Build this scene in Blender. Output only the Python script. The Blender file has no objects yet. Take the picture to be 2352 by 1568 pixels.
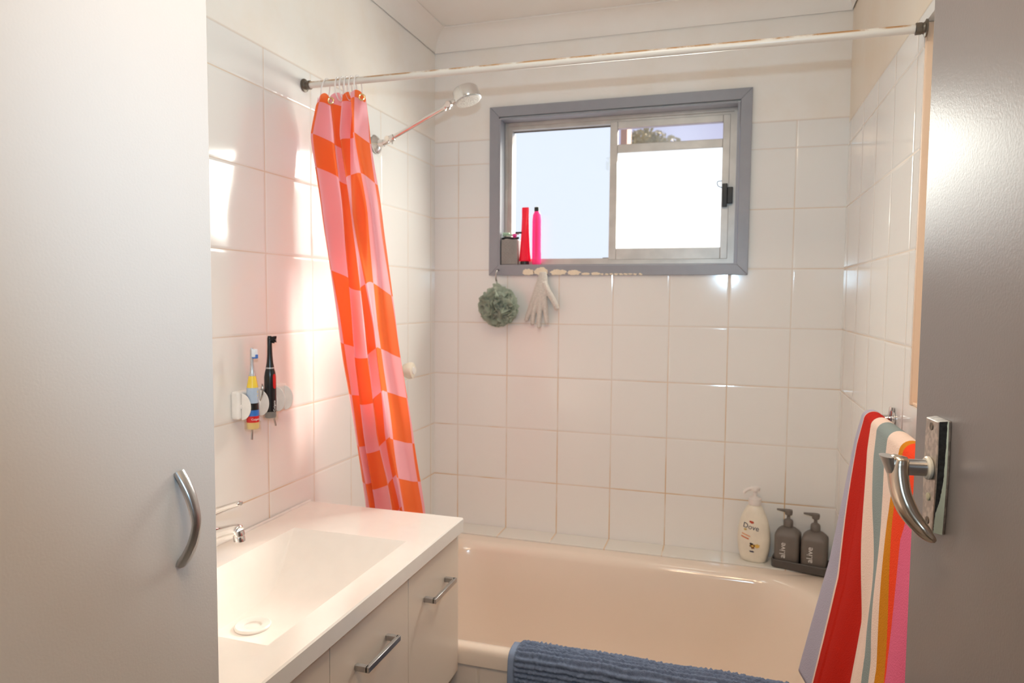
import bpy, bmesh, math, random
from mathutils import Vector, Matrix, noise

random.seed(7)
SC = bpy.context.scene
COL = SC.collection
R = math.radians

# ------------------------------------------------------------------ camera
cd = bpy.data.cameras.new('camera')
cam = bpy.data.objects.new('camera', cd)
COL.objects.link(cam)
yaw, pit, rol = R(-17.24467), R(-3.5508), R(.45226)
F = Vector((math.sin(yaw) * math.cos(pit), math.cos(yaw) * math.cos(pit), math.sin(pit)))
Rt = Vector((math.cos(yaw), -math.sin(yaw), 0))
Up = Rt.cross(F)
R2 = Rt * math.cos(rol) + Up * math.sin(rol)
U2 = -Rt * math.sin(rol) + Up * math.cos(rol)
CAM = Vector((1.0951, -2.5042, 1.3817))
cam.matrix_world = Matrix(((R2.x, U2.x, -F.x, CAM.x), (R2.y, U2.y, -F.y, CAM.y), (R2.z, U2.z, -F.z, CAM.z), (0, 0, 0, 1)))
cd.sensor_width = 36
cd.lens = 1591.8 / 2352 * 36
cd.clip_start = .02
cd.dof.use_dof = True
cd.dof.focus_distance = 1.02
cd.dof.aperture_fstop = 7.5
SC.camera = cam

# ------------------------------------------------------------------ view, world, light
SC.view_settings.view_transform = 'Standard'
SC.view_settings.look = 'None'
SC.view_settings.gamma = 1
SC.view_settings.use_curve_mapping = False
SC.view_settings.exposure = 0.0
SC.cycles.use_denoising = True
SC.cycles.max_bounces = 8
SC.cycles.diffuse_bounces = 5
SC.cycles.transparent_max_bounces = 12
SC.cycles.caustics_reflective = False
SC.cycles.sample_clamp_indirect = 4

w = bpy.data.worlds.new('sky')
SC.world = w
w.use_nodes = True
w.node_tree.nodes['Background'].inputs[0].default_value = (.66, .68, .96, 1)
w.node_tree.nodes['Background'].inputs[1].default_value = 1.0


def light(name, kind, loc, power, color, direction=None, **kw):
    d = bpy.data.lights.new(name, kind)
    d.energy = power
    d.color = color
    for k, v in kw.items():
        setattr(d, k, v)
    o = bpy.data.objects.new(name, d)
    COL.objects.link(o)
    o.location = loc
    if direction is not None:
        o.rotation_euler = Vector(direction).to_track_quat('-Z', 'Y').to_euler()
    return o


# low morning sun through the window on to the left wall (softened by the obscured glass)
light('sun', 'SUN', (2, 4, 4), 27.0, (1, .87, .76), (-.5, -1, -.6), angle=R(7))
# daylight of the bright sky coming in at the window opening
light('window_daylight', 'AREA', (.68, .115, 1.775), 18.5, (.99, 1, .89), (-.35, -1, -.55), spread=R(135), shape='RECTANGLE', size=.80, size_y=.46)
# four heat-lamp bulbs in the ceiling above the doorway end of the room
for i, (dx, dy) in enumerate(((-.13, -.1), (.13, -.1), (-.13, .1), (.13, .1))):
    light('heat_lamp', 'SPOT', (.92 + dx, -2.06 + dy, 2.31), 9.8, (1, .72, .46), (.05, .40, -1), spot_size=R(130), spot_blend=1.0, shadow_soft_size=.055)
light('ceiling_fill', 'POINT', (.82, -1.45, 2.28), 4.4, (.82, .97, 1), shadow_soft_size=.09)  # unseen fill light, set forward of the heat lamps to brighten the upper walls
# the photographer's flash above the lens
light('flash', 'SPOT', (1.085, -2.47, 1.545), 34.0, (.54, .80, 1), tuple(F + Vector((0, 0, .10))), spot_size=R(96), spot_blend=1.0, shadow_soft_size=.006)


# ------------------------------------------------------------------ materials
def lin(c):
    return tuple((v / 255 / 12.92) if v / 255 <= .04045 else ((v / 255 + .055) / 1.055) ** 2.4 for v in c)


class NT:
    def __init__(s, name):
        s.m = bpy.data.materials.new(name)
        s.m.use_nodes = True
        s.t = s.m.node_tree
        s.b = s.t.nodes['Principled BSDF']
        s.out = s.t.nodes['Material Output']

    def n(s, typ, **kw):
        nd = s.t.nodes.new(typ)
        for k, v in kw.items():
            setattr(nd, k, v)
        return nd

    def l(s, a, b):
        s.t.links.new(a, b)

    def put(s, v, sock):
        if hasattr(v, 'links'):
            s.l(v, sock)
        else:
            sock.default_value = v

    def math(s, op, a, b=0.0, c=0.0, clamp=False):
        nd = s.n('ShaderNodeMath', operation=op)
        nd.use_clamp = clamp
        s.put(a, nd.inputs[0])
        s.put(b, nd.inputs[1])
        s.put(c, nd.inputs[2])
        return nd.outputs[0]

    def smooth(s, v, lo, hi, a=0.0, b=1.0):
        nd = s.n('ShaderNodeMapRange', interpolation_type='SMOOTHSTEP')
        s.put(v, nd.inputs[0])
        for i, x in enumerate((lo, hi, a, b)):
            s.put(x, nd.inputs[i + 1])
        return nd.outputs[0]

    def mix(s, f, a, b):
        nd = s.n('ShaderNodeMix', data_type='RGBA')
        s.put(f, nd.inputs[0])
        s.put(a if hasattr(a, 'links') else (*a[:3], 1), nd.inputs[6])
        s.put(b if hasattr(b, 'links') else (*b[:3], 1), nd.inputs[7])
        return nd.outputs[2]

    def noise(s, scale, detail=3.0, vec=None, rough=.5):
        nd = s.n('ShaderNodeTexNoise')
        nd.inputs['Scale'].default_value = scale
        nd.inputs['Detail'].default_value = detail
        nd.inputs['Roughness'].default_value = rough
        if vec is not None:
            s.l(vec, nd.inputs['Vector'])
        return nd.outputs[0]

    def pos(s):
        return s.n('ShaderNodeNewGeometry').outputs['Position']

    def bump(s, h, strength=.2, dist=.01):
        nd = s.n('ShaderNodeBump')
        nd.inputs['Strength'].default_value = strength
        nd.inputs['Distance'].default_value = dist
        s.l(h, nd.inputs['Height'])
        s.l(nd.outputs[0], s.b.inputs['Normal'])
        return nd


def plain(name, col, rough=.5, metal=0.0, var=.04, scale=30, bump=0.0, bscale=200, bdist=.002, **inp):
    t = NT(name)
    p = t.n('ShaderNodeTexCoord').outputs['Object']
    n = t.noise(scale, 3, p)
    c2 = tuple(max(0, x * (1 - var * 2)) for x in col)
    t.l(t.mix(t.smooth(n, .3, .7), col, c2), t.b.inputs['Base Color'])
    t.b.inputs['Roughness'].default_value = rough
    t.b.inputs['Metallic'].default_value = metal
    for k, v in inp.items():
        t.b.inputs[k.replace('_', ' ')].default_value = v
    if bump:
        t.bump(t.noise(bscale, 2, p), bump, bdist)
    return t.m


TILE_C = (.86, .835, .80)
PAINT_C = (.90, .855, .80)


def tiled(name, axis, h0, z0, ztop=None, col=TILE_C, paint=PAINT_C, stain=1.0, rows=True):
    """glazed 200 mm tiles with grout, plain paint above ztop"""
    t = NT(name)
    p = t.pos()
    sp = t.n('ShaderNodeSeparateXYZ')
    t.l(p, sp.inputs[0])
    hh = sp.outputs[axis]
    z = sp.outputs[2]

    def dist(v, o):
        a = t.math('FRACT', t.math('ADD', t.math('DIVIDE', t.math('SUBTRACT', v, o), .2), 100.5))
        return t.math('MULTIPLY', t.math('ABSOLUTE', t.math('SUBTRACT', a, .5)), .2)
    d = dist(hh, h0)
    if rows:
        d = t.math('MINIMUM', d, dist(z, z0))
    grout = t.smooth(d, .0010, .0022, 1, 0)
    st = t.math('MULTIPLY', t.smooth(t.noise(5, 4, p), .42, .62), t.smooth(z, .6, 1.35, 1.0 * stain, .28 * stain))
    gcol = t.mix(st, (.74, .66, .58), (.64, .41, .19))
    tone = t.mix(t.noise(2.3, 2, p), tuple(c * .985 for c in col), tuple(min(1, c * 1.015) for c in col))
    base = t.mix(grout, tone, gcol)
    rough = t.smooth(grout, 0, 1, .09, .6)
    hgt = t.math('ADD', t.smooth(d, .0006, .007), t.math('MULTIPLY', t.noise(28, 2, p), .10))
    if ztop is not None:
        up = t.smooth(z, ztop - .0006, ztop + .0006)
        pc = t.mix(t.smooth(t.noise(3.5, 5, p, .65), .35, .75), paint, tuple(c * f for c, f in zip(paint, (.97, .93, .88))))
        base = t.mix(up, base, pc)
        edge = t.smooth(t.math('ABSOLUTE', t.math('SUBTRACT', z, ztop)), .001, .004, 1, 0)
        base = t.mix(t.math('MULTIPLY', edge, .28), base, (.55, .36, .22))
        rough = t.math('ADD', t.math('MULTIPLY', rough, t.math('SUBTRACT', 1, up)), t.math('MULTIPLY', up, .42))
        hgt = t.math('MULTIPLY', hgt, t.math('SUBTRACT', 1, up))
    t.l(base, t.b.inputs['Base Color'])
    t.put(rough, t.b.inputs['Roughness'])
    t.bump(hgt, .35, .0022)
    return t.m


Z0 = 1.2883
M = {}
M['tile_back'] = tiled('tile_back', 0, .0984, Z0, 1.977)
M['tile_left'] = tiled('tile_left', 1, -.2374, Z0, 1.986)
M['tile_right'] = tiled('tile_right', 1, -.2590, Z0, 1.960, paint=(.84, .75, .63))
M['tile_ledge'] = tiled('tile_ledge', 0, .0984, Z0, col=(.80, .77, .71), stain=1.5, rows=False)
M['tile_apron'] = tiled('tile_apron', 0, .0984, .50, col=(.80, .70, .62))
M['floor'] = tiled('floor_tile', 0, .05, .0, col=(.42, .39, .36), rows=False)


def paint_mat(name, col, rough=.5):
    t = NT(name)
    p = t.pos()
    n = t.smooth(t.noise(2.6, 5, p, .6), .35, .75)
    t.l(t.mix(n, col, tuple(c * f for c, f in zip(col, (.975, .95, .92)))), t.b.inputs['Base Color'])
    t.b.inputs['Roughness'].default_value = rough
    t.bump(t.noise(90, 3, p), .08, .002)
    return t.m


M['ceiling'] = paint_mat('ceiling_paint', (.88, .83, .77), .55)
M['hall'] = paint_mat('hall_paint', (.74, .70, .66), .6)
M['peach'] = paint_mat('recess_paint', (.78, .56, .40), .5)
M['grey_paint'] = plain('window_grey_paint', lin((150, 150, 156)), .35, var=.02, bump=.05)
M['alu'] = plain('weathered_aluminium', (.60, .55, .50), .38, .35, var=.08, scale=14, bump=.05)
M['alu_dark'] = plain('window_gasket', (.16, .13, .11), .6)
M['black'] = plain('black_plastic', (.012, .012, .013), .25)
M['chrome'] = plain('chrome', (.75, .74, .73), .07, 1.0, var=.01)
M['steel'] = plain('brushed_steel', (.50, .49, .49), .30, 1.0, var=.02)
M['white_gloss'] = plain('white_gloss', (.87, .82, .77), .10, var=.01)
M['laminate'] = plain('white_laminate', (.79, .765, .755), .33, var=.012, scale=3, bump=.10, bscale=340, bdist=.0012)
M['vanity_lam'] = plain('vanity_laminate', (.80, .69, .58), .28, var=.01, scale=3)
M['gap'] = plain('dark_gap', (.10, .08, .07), .8)
M['door_grey'] = plain('door_grey_paint', lin((129, 122, 121)), .34, var=.02, scale=4, bump=.10, bscale=300, bdist=.0016)
M['cream'] = plain('cream_plastic', (.82, .75, .62), .3)
M['tub'] = plain('bath_enamel', (.83, .705, .595), .11, var=.01, scale=2)
M['white_plastic'] = plain('white_plastic', (.85, .82, .78), .3)
M['rod_dark'] = plain('rod_socket_metal', (.16, .13, .10), .4, .6)
M['gold'] = plain('brass_eyelet', (.80, .58, .28), .25, 1.0)
M['ring'] = plain('ring_plastic', (.84, .78, .74), .3)
M['pin'] = plain('pin_steel', (.45, .42, .40), .22, 1.0)
M['charcoal'] = plain('charcoal_plastic', lin((112, 104, 98)), .5)
M['tray'] = plain('tray_plastic', lin((84, 78, 74)), .5)
M['lettering_white'] = plain('white_lettering', (.80, .78, .75), .5)
M['navy'] = plain('navy_ink', (.02, .025, .07), .5)
M['orange_ink'] = plain('orange_ink', (.72, .20, .08), .5)
M['brown_ink'] = plain('brown_ink', (.20, .08, .02), .5)
M['dark_ink'] = plain('dark_ink', (.02, .015, .012), .5)
M['yellow_ink'] = plain('yellow_ink', (.80, .52, .12), .5)
M['gold_ink'] = plain('gold_ink', (.62, .45, .16), .5)
M['red_ink'] = plain('red_ink', (.50, .06, .02), .5)
M['bottle_cream'] = plain('bottle_cream', (.86, .79, .66), .28)
M['pump_white'] = plain('pump_pinkish_white', (.83, .76, .72), .3)
M['red'] = plain('red_plastic', (.62, .01, .01), .35)
M['yellow'] = plain('yellow_plastic', (.85, .62, .06), .35)
M['blue'] = plain('blue_plastic', (.03, .16, .52), .4)
M['pale_blue'] = plain('pale_blue_plastic', (.42, .52, .66), .4)
M['silver'] = plain('silver_plastic', (.55, .55, .57), .25, .5)
M['bristle_white'] = plain('white_bristles', (.80, .84, .90), .7)
M['glove'] = plain('knitted_glove', (.70, .645, .585), .9, var=.08, scale=220, bump=.6, bscale=420, bdist=.002)
M['peel'] = plain('bare_filler', (.90, .78, .60), .8, bump=.4, bscale=160)
M['box_grey'] = plain('grey_tin', (.30, .275, .255), .55, bump=.3, bscale=60)
M['lilac_pink'] = plain('hot_pink_plastic', (.75, .04, .30), .35)
M['mint'] = plain('mint_plastic', (.45, .68, .48), .4)
M['bluemat'] = plain('blue_terry', lin((122, 138, 166)), .95, var=.14, scale=120, bump=.8, bscale=520, bdist=.003)
M['bluehem'] = plain('blue_hem', lin((132, 148, 176)), .9)
M['brick'] = plain('red_brick', (.34, .20, .14), .9)
M['leaf'] = plain('gum_leaves', (.46, .38, .17), .8, var=.3, scale=4)
M['bark'] = plain('bark', (.25, .19, .14), .9)


def rod_mat():
    t = NT('rod_paint')
    p = t.pos()
    c = t.n('ShaderNodeTexCoord').outputs['Normal']
    sp = t.n('ShaderNodeSeparateXYZ')
    t.l(c, sp.inputs[0])
    rust = t.math('MULTIPLY', t.smooth(sp.outputs[2], .10, .60), t.smooth(t.noise(16, 5, p, .7), .36, .56))
    t.l(t.mix(rust, (.72, .66, .59), (.42, .20, .06)), t.b.inputs['Base Color'])
    t.b.inputs['Roughness'].default_value = .3
    return t.m


M['rod'] = rod_mat()


def worn_plate():
    """chrome side of the handle plate with pale green paint left on its lower, outer part"""
    t = NT('worn_chrome_plate')
    p = t.n('ShaderNodeTexCoord').outputs['Object']
    n = t.noise(120, 3, p)
    f = t.smooth(n, .42, .60)
    t.l(t.mix(f, (.42, .37, .33), (.60, .53, .47)), t.b.inputs['Base Color'])
    t.b.inputs['Metallic'].default_value = .85
    t.b.inputs['Roughness'].default_value = .30
    return t.m


M['plate'] = worn_plate()
M['plate_black'] = plain('black_chrome', (.10, .10, .11), .16, .9, var=.2, scale=200)
M['mint_paint'] = plain('pale_green_old_paint', (.55, .62, .52), .6)
M['lever'] = plain('worn_brass_chrome', (.66, .55, .45), .24, 1.0, var=.06, scale=60)


def glass_pane(name, col, strength, transp):
    """obscured, daylit pane: glows with the daylight behind it and lets part of the light straight through"""
    t = NT(name)
    e = t.n('ShaderNodeEmission')
    e.inputs[0].default_value = (*col, 1)
    e.inputs[1].default_value = strength
    tr = t.n('ShaderNodeBsdfTransparent')
    gl = t.n('ShaderNodeBsdfGlossy')
    gl.inputs['Roughness'].default_value = .25
    mx = t.n('ShaderNodeMixShader')
    mx.inputs[0].default_value = transp
    t.l(e.outputs[0], mx.inputs[1])
    t.l(tr.outputs[0], mx.inputs[2])
    m2 = t.n('ShaderNodeMixShader')
    m2.inputs[0].default_value = .04
    t.l(mx.outputs[0], m2.inputs[1])
    t.l(gl.outputs[0], m2.inputs[2])
    t.l(m2.outputs[0], t.out.inputs[0])
    t.t.nodes.remove(t.b)
    return t.m


M['pane'] = glass_pane('frosted_pane', (.80, .90, 1.0), 1.12, .47)
M['pane_sash'] = glass_pane('frosted_sash_pane', (.90, .97, 1.0), 1.55, .42)
M['pane_clear'] = glass_pane('clear_pane', (.8, .9, 1.0), .1, .92)


def clear_plastic(name, col, transp=.6):
    t = NT(name)
    t.b.inputs['Base Color'].default_value = (*col, 1)
    t.b.inputs['Roughness'].default_value = .1
    tr = t.n('ShaderNodeBsdfTransparent')
    tr.inputs[0].default_value = (*col, 1)
    mx = t.n('ShaderNodeMixShader')
    mx.inputs[0].default_value = transp
    t.l(t.b.outputs[0], mx.inputs[1])
    t.l(tr.outputs[0], mx.inputs[2])
    t.l(mx.outputs[0], t.out.inputs[0])
    return t.m


M['pink_clear'] = clear_plastic('pink_clear_plastic', (1.0, .16, .50), .62)
M['red_clear'] = clear_plastic('red_translucent_plastic', (.95, .02, .07), .25)
M['clear'] = clear_plastic('clear_plastic', (.95, .92, .88), .88)


def translucent_cloth(t, base, trans=.4, rough=.6):
    t.l(base, t.b.inputs['Base Color'])
    t.b.inputs['Roughness'].default_value = rough
    t.b.inputs['Specular IOR Level'].default_value = .3
    tl = t.n('ShaderNodeBsdfTranslucent')
    t.l(base, tl.inputs[0])
    mx = t.n('ShaderNodeMixShader')
    mx.inputs[0].default_value = trans
    t.l(t.b.outputs[0], mx.inputs[1])
    t.l(tl.outputs[0], mx.inputs[2])
    t.l(mx.outputs[0], t.out.inputs[0])


def steps(t, v, cuts, vals):
    """constant colour ramp: value vals[i] from cuts[i] on"""
    nd = t.n('ShaderNodeValToRGB')
    cr = nd.color_ramp
    cr.interpolation = 'CONSTANT'
    while len(cr.elements) > 1:
        cr.elements.remove(cr.elements[0])
    for i, (c, val) in enumerate(zip(cuts, vals)):
        e = cr.elements[0] if i == 0 else cr.elements.new(c)
        e.position = c
        col = val if isinstance(val, tuple) else (val, val, val)
        e.color = (*col, 1)
    t.l(v, nd.inputs[0])
    return nd.outputs[0]


ROWS = [0, .022, .128, .232, .52, .685, .795, .920, 1.035, 1.135, 1.27, 1.40]
COLS = [0, .13, .27, .41, .55, .69, .83, .97, 1.11, 1.25]


def curtain_mat():
    t = NT('checked_curtain')
    uv = t.n('ShaderNodeUVMap').outputs[0]
    sp = t.n('ShaderNodeSeparateXYZ')
    t.l(uv, sp.inputs[0])
    a = steps(t, t.math('DIVIDE', sp.outputs[1], 1.5), [r / 1.5 for r in ROWS], [i % 2 for i in range(len(ROWS))])
    b = steps(t, t.math('DIVIDE', sp.outputs[0], 1.5), [r / 1.5 for r in COLS], [i % 2 for i in range(len(COLS))])
    x = t.math('ABSOLUTE', t.math('SUBTRACT', a, b))
    base = t.mix(x, (.90, .45, .50), (.90, .19, .05))
    translucent_cloth(t, base, .44, .45)
    return t.m


M['curtain'] = curtain_mat()


def towel_mat():
    t = NT('striped_towel')
    uv = t.n('ShaderNodeUVMap').outputs[0]
    sp = t.n('ShaderNodeSeparateXYZ')
    t.l(uv, sp.inputs[0])
    lav, red, cre = lin((176, 170, 186)), lin((190, 30, 12)), lin((240, 212, 196))
    teal, mus, orr, pink = lin((142, 152, 150)), lin((208, 130, 20)), lin((240, 70, 30)), lin((226, 104, 138))
    cuts = [0, .092, .1, .2, .25, .3, .4, .5, .6, .7]
    cols = [lav, cre, red, cre, cre, teal, cre, mus, orr, pink]
    c = steps(t, sp.outputs[0], cuts, cols)
    t.l(c, t.b.inputs['Base Color'])
    t.b.inputs['Roughness'].default_value = .95
    t.b.inputs['Specular IOR Level'].default_value = .15
    p = t.n('ShaderNodeTexCoord').outputs['Object']
    t.bump(t.noise(380, 3, p), .5, .003)
    return t.m


M['towel'] = towel_mat()


def net_mat():
    t = NT('green_net')
    p = t.n('ShaderNodeTexCoord').outputs['Object']
    base = t.mix(t.noise(40, 3, p), lin((200, 207, 190)), lin((156, 166, 150)))
    translucent_cloth(t, base, .45, .7)
    return t.m


M['net'] = net_mat()


# ------------------------------------------------------------------ builders
WLOC = {}


def obj(name, bm, mat, parent=None, smooth=True, bevel=0.0, seg=2, sharp=38, mats=None):
    bmesh.ops.recalc_face_normals(bm, faces=bm.faces)
    me = bpy.data.meshes.new(name)
    lo = Vector((min(v.co[i] for v in bm.verts) for i in range(3)))
    hi = Vector((max(v.co[i] for v in bm.verts) for i in range(3)))
    c = (lo + hi) / 2
    if parent is None:
        c.z = lo.z
    for v in bm.verts:
        v.co -= c
    bm.to_mesh(me)
    bm.free()
    for mm in (mats or [mat]):
        me.materials.append(mm)
    if smooth:
        me.shade_smooth()
        me.set_sharp_from_angle(angle=R(sharp))
    o = bpy.data.objects.new(name, me)
    COL.objects.link(o)
    if parent is not None:
        o.parent = parent
        o.location = c - WLOC[parent.name]
    else:
        o.location = c
    WLOC[o.name] = c.copy()
    if bevel:
        md = o.modifiers.new('bevel', 'BEVEL')
        md.width = bevel
        md.segments = seg
        md.limit_method = 'ANGLE'
        md.angle_limit = R(40)
    return o


def thing(name, loc, label, cat, group=None):
    o = bpy.data.objects.new(name, None)
    COL.objects.link(o)
    o.location = loc
    o.empty_display_size = .03
    WLOC[o.name] = Vector(loc)
    return tag(o, label, cat, group)


def tag(o, label=None, cat=None, group=None, kind=None):
    if label:
        o['label'] = label
    if cat:
        o['category'] = cat
    if group:
        o['group'] = group
    if kind:
        o['kind'] = kind
    return o


def struct(o, label=None, cat=None):
    return tag(o, label, cat, kind='structure')


def box(bm, x0, x1, y0, y1, z0, z1, mi=0):
    vs = [bm.verts.new((x, y, z)) for x in (x0, x1) for y in (y0, y1) for z in (z0, z1)]
    for f in ((0, 1, 3, 2), (4, 6, 7, 5), (0, 4, 5, 1), (2, 3, 7, 6), (0, 2, 6, 4), (1, 5, 7, 3)):
        bm.faces.new([vs[i] for i in f]).material_index = mi
    return vs


def B(*a):
    bm = bmesh.new()
    for x in a:
        box(bm, *x)
    return bm


def frame_of(d, up=Vector((0, 0, 1))):
    d = d.normalized()
    if abs(d.dot(up)) > .98:
        up = Vector((1, 0, 0))
    a = up.cross(d).normalized()
    return a, d.cross(a).normalized()


def loft(bm, rings, closed=True, cap0=True, cap1=True):
    vr = [[bm.verts.new(p) for p in r] for r in rings]
    n = len(vr[0])
    for a, b in zip(vr, vr[1:]):
        for i in range(n if closed else n - 1):
            j = (i + 1) % n
            bm.faces.new((a[i], a[j], b[j], b[i]))
    if cap0:
        bm.faces.new(vr[0][::-1])
    if cap1:
        bm.faces.new(vr[-1])
    return vr


def tube(bm, pts, rad, n=14, flat=None, up=Vector((0, 0, 1)), cap=True):
    """sweep; rad number or list; flat=(su,sv) squashes the section"""
    pts = [Vector(p) for p in pts]
    rad = rad if isinstance(rad, (list, tuple)) else [rad] * len(pts)
    su, sv = flat or (1, 1)
    rings = []
    a = b = None
    for i, p in enumerate(pts):
        d = (pts[min(i + 1, len(pts) - 1)] - pts[max(i - 1, 0)]).normalized()
        if a is None:
            a, b = frame_of(d, up)
        else:
            a = (a - d * a.dot(d)).normalized()
            b = d.cross(a).normalized()
        r = rad[i]
        rings.append([p + a * math.cos(t) * r * su + b * math.sin(t) * r * sv for t in [2 * math.pi * k / n for k in range(n)]])
    loft(bm, rings, True, cap, cap)


def torus(bm, c, rx, rz, r, ax1, ax2, n=28, m=8):
    """elliptic ring in the plane of ax1, ax2"""
    c, ax1, ax2 = Vector(c), Vector(ax1), Vector(ax2)
    nn = ax1.cross(ax2).normalized()
    vr = []
    for i in range(n):
        t = 2 * math.pi * i / n
        o = ax1 * math.cos(t) * rx + ax2 * math.sin(t) * rz
        d = o.normalized()
        vr.append([bm.verts.new(c + o + d * math.cos(u) * r + nn * math.sin(u) * r) for u in [2 * math.pi * k / m for k in range(m)]])
    for i in range(n):
        a, b = vr[i], vr[(i + 1) % n]
        for k in range(m):
            bm.faces.new((a[k], a[(k + 1) % m], b[(k + 1) % m], b[k]))


def lathe(bm, prof, c, d=(0, 0, 1), n=32, sx=1.0, sy=1.0, up=Vector((0, 0, 1)), rot=0.0):
    c, d = Vector(c), Vector(d).normalized()
    if abs(d.z) > .98:
        a, b = Vector((math.cos(rot), math.sin(rot), 0)), Vector((-math.sin(rot), math.cos(rot), 0))
    else:
        a, b = frame_of(d, up)
    rings = [[c + d * h + a * math.cos(t) * max(r, 1e-4) * sx + b * math.sin(t) * max(r, 1e-4) * sy for t in [2 * math.pi * k / n for k in range(n)]] for r, h in prof]
    loft(bm, rings)


def smooth_path(P, n=24):
    """Catmull-Rom through P"""
    P = [Vector(p) for p in P]
    Q = [P[0] * 2 - P[1]] + P + [P[-1] * 2 - P[-2]]
    out = []
    seg = len(P) - 1
    for i in range(n + 1):
        t = i / n * seg
        k = min(int(t), seg - 1)
        u = t - k
        a, b, c, d = Q[k], Q[k + 1], Q[k + 2], Q[k + 3]
        out.append(.5 * ((2 * b) + (c - a) * u + (2 * a - 5 * b + 4 * c - d) * u * u + (3 * b - a - 3 * c + d) * u ** 3))
    return out


def interp(xs, ys, x):
    if x <= xs[0]:
        return ys[0]
    for i in range(len(xs) - 1):
        if x <= xs[i + 1]:
            t = (x - xs[i]) / (xs[i + 1] - xs[i])
            return ys[i] + (ys[i + 1] - ys[i]) * t
    return ys[-1]


def text_bm(body, size, place, extrude=.0002):
    """flat lettering; place(u, v, h) -> point"""
    cu = bpy.data.curves.new('lettering', 'FONT')
    cu.body = body
    cu.size = size
    cu.align_x = 'CENTER'
    cu.align_y = 'CENTER'
    cu.extrude = extrude
    cu.resolution_u = 3
    o = bpy.data.objects.new('lettering_tmp', cu)
    COL.objects.link(o)
    dg = bpy.context.evaluated_depsgraph_get()
    me = bpy.data.meshes.new_from_object(o.evaluated_get(dg))
    bm = bmesh.new()
    bm.from_mesh(me)
    bpy.data.objects.remove(o)
    bpy.data.curves.remove(cu)
    bpy.data.meshes.remove(me)
    for v in bm.verts:
        v.co = Vector(place(v.co.x, v.co.y, v.co.z))
    return bm


def blob(bm, c, r, n=16, place=None, jag=.25, seed=0):
    """small irregular flat patch; place(u,v,h)"""
    rnd = random.Random(seed)
    u0, v0 = c
    pts = []
    for k in range(n):
        t = 2 * math.pi * k / n
        q = 1 + jag * (rnd.random() - .5) * 2
        pts.append((u0 + math.cos(t) * r[0] * q, v0 + math.sin(t) * r[1] * q))
    lo = [bm.verts.new(place(a, b, 0)) for a, b in pts]
    hi = [bm.verts.new(place(a, b, .0012)) for a, b in pts]
    bm.faces.new(hi)
    bm.faces.new(lo[::-1])
    for i in range(n):
        j = (i + 1) % n
        bm.faces.new((lo[i], lo[j], hi[j], hi[i]))


# ------------------------------------------------------------------ the room
XW = 1.456          # right wall
CE = 2.385          # ceiling
YF = -2.33          # inner face of the front wall
struct(obj('floor', B((-.12, 1.70, -3.9, .12, -.08, 0)), M['floor'], smooth=False))
struct(obj('ceiling', B((-.12, 1.70, -3.9, .12, CE, CE + .08)), M['ceiling'], smooth=False))
struct(obj('wall_left', B((-.12, 0, YF - .1, .12, 0, CE)), M['tile_left'], smooth=False))
ox0, ox1, oz0, oz1 = .262, 1.120, 1.500, 2.050
struct(obj('wall_back', B((0, ox0, 0, .12, 0, CE), (ox1, 1.62, 0, .12, 0, CE), (ox0, ox1, 0, .12, 0, oz0), (ox0, ox1, 0, .12, oz1, CE)), M['tile_back'], smooth=False))
wr = B((1.486, 1.62, YF, 0, 0, CE), (XW, 1.486, -.908, 0, 0, CE), (XW, 1.486, YF, -.908, 0, 1.170), (XW, 1.486, YF, -.908, 1.935, CE))
struct(obj('wall_right', wr, M['tile_right'], smooth=False))
# painted edge and sill of the shallow recess in the right wall
struct(obj('trim_1', B((XW + .001, 1.4855, -.919, -.9085, 1.1705, 1.9345), (XW + .004, 1.4855, -1.75, -.919, 1.1705, 1.177)), M['peach'], bevel=.002),
       'peach painted edge of the recess in the right tiled wall', 'wall trim')
struct(obj('wall_front', B((0, .60, YF - .1, YF, 0, CE), (1.475, 1.62, YF - .1, YF, 0, CE), (.60, 1.475, YF - .1, YF, 2.12, CE)), M['hall'], smooth=False))
struct(obj('wall_hallway', B((-.12, -.02, -3.9, YF - .1, 0, CE), (1.60, 1.70, -3.9, YF - .1, 0, CE), (-.02, 1.60, -3.9, -3.8, 0, CE)), M['hall'], smooth=False))


def cornice(name, p0, p1, inward):
    """coved cornice along p0-p1, size s"""
    s = .062
    p0, p1, w_ = Vector(p0), Vector(p1), Vector(inward)
    prof = [(0.0, 0.0)]
    for k in range(9):
        t = math.pi / 2 * k / 8
        prof.append((.004 + s * (1 - math.cos(t)), -.072 + (.068) * math.sin(t)))
    prof += [(s + .004, 0)]
    rings = [[p + w_ * a + Vector((0, 0, b)) for a, b in prof] for p in (p0, p1)]
    bm = bmesh.new()
    loft(bm, rings)
    return struct(obj(name, bm, M['ceiling']))


cornice('trim_2', (0.0005, -.0005, CE - .0005), (0.0005, YF, CE - .0005), (1, 0, 0))
cornice('trim_3', (0.0005, -.0005, CE - .0005), (XW, -.0005, CE - .0005), (0, -1, 0))
cornice('trim_4', (XW - .0005, -.0005, CE - .0005), (XW - .0005, YF, CE - .0005), (-1, 0, 0))
# narrow tiled ledge behind the bath, tiled apron in front
struct(obj('trim_5', B((.001, XW - .001, -.108, -.001, .40, .500)), M['tile_ledge'], bevel=.0015), 'narrow white tiled ledge behind the bath', 'tiled ledge')
struct(obj('trim_6', B((.001, XW - .001, -.860, -.845, .001, .432)), M['tile_apron'], smooth=False), 'tiled apron below the front rim of the bath', 'tiled apron')

# ------------------------------------------------------------------ window
win = thing('window_1', (.69, 0, 1.47), 'grey framed sliding window with frosted panes in the back wall', 'window')
win['kind'] = 'structure'
WX0, WX1, WZ0, WZ1, AW = .228, 1.157, 1.468, 2.092, .037


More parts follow.
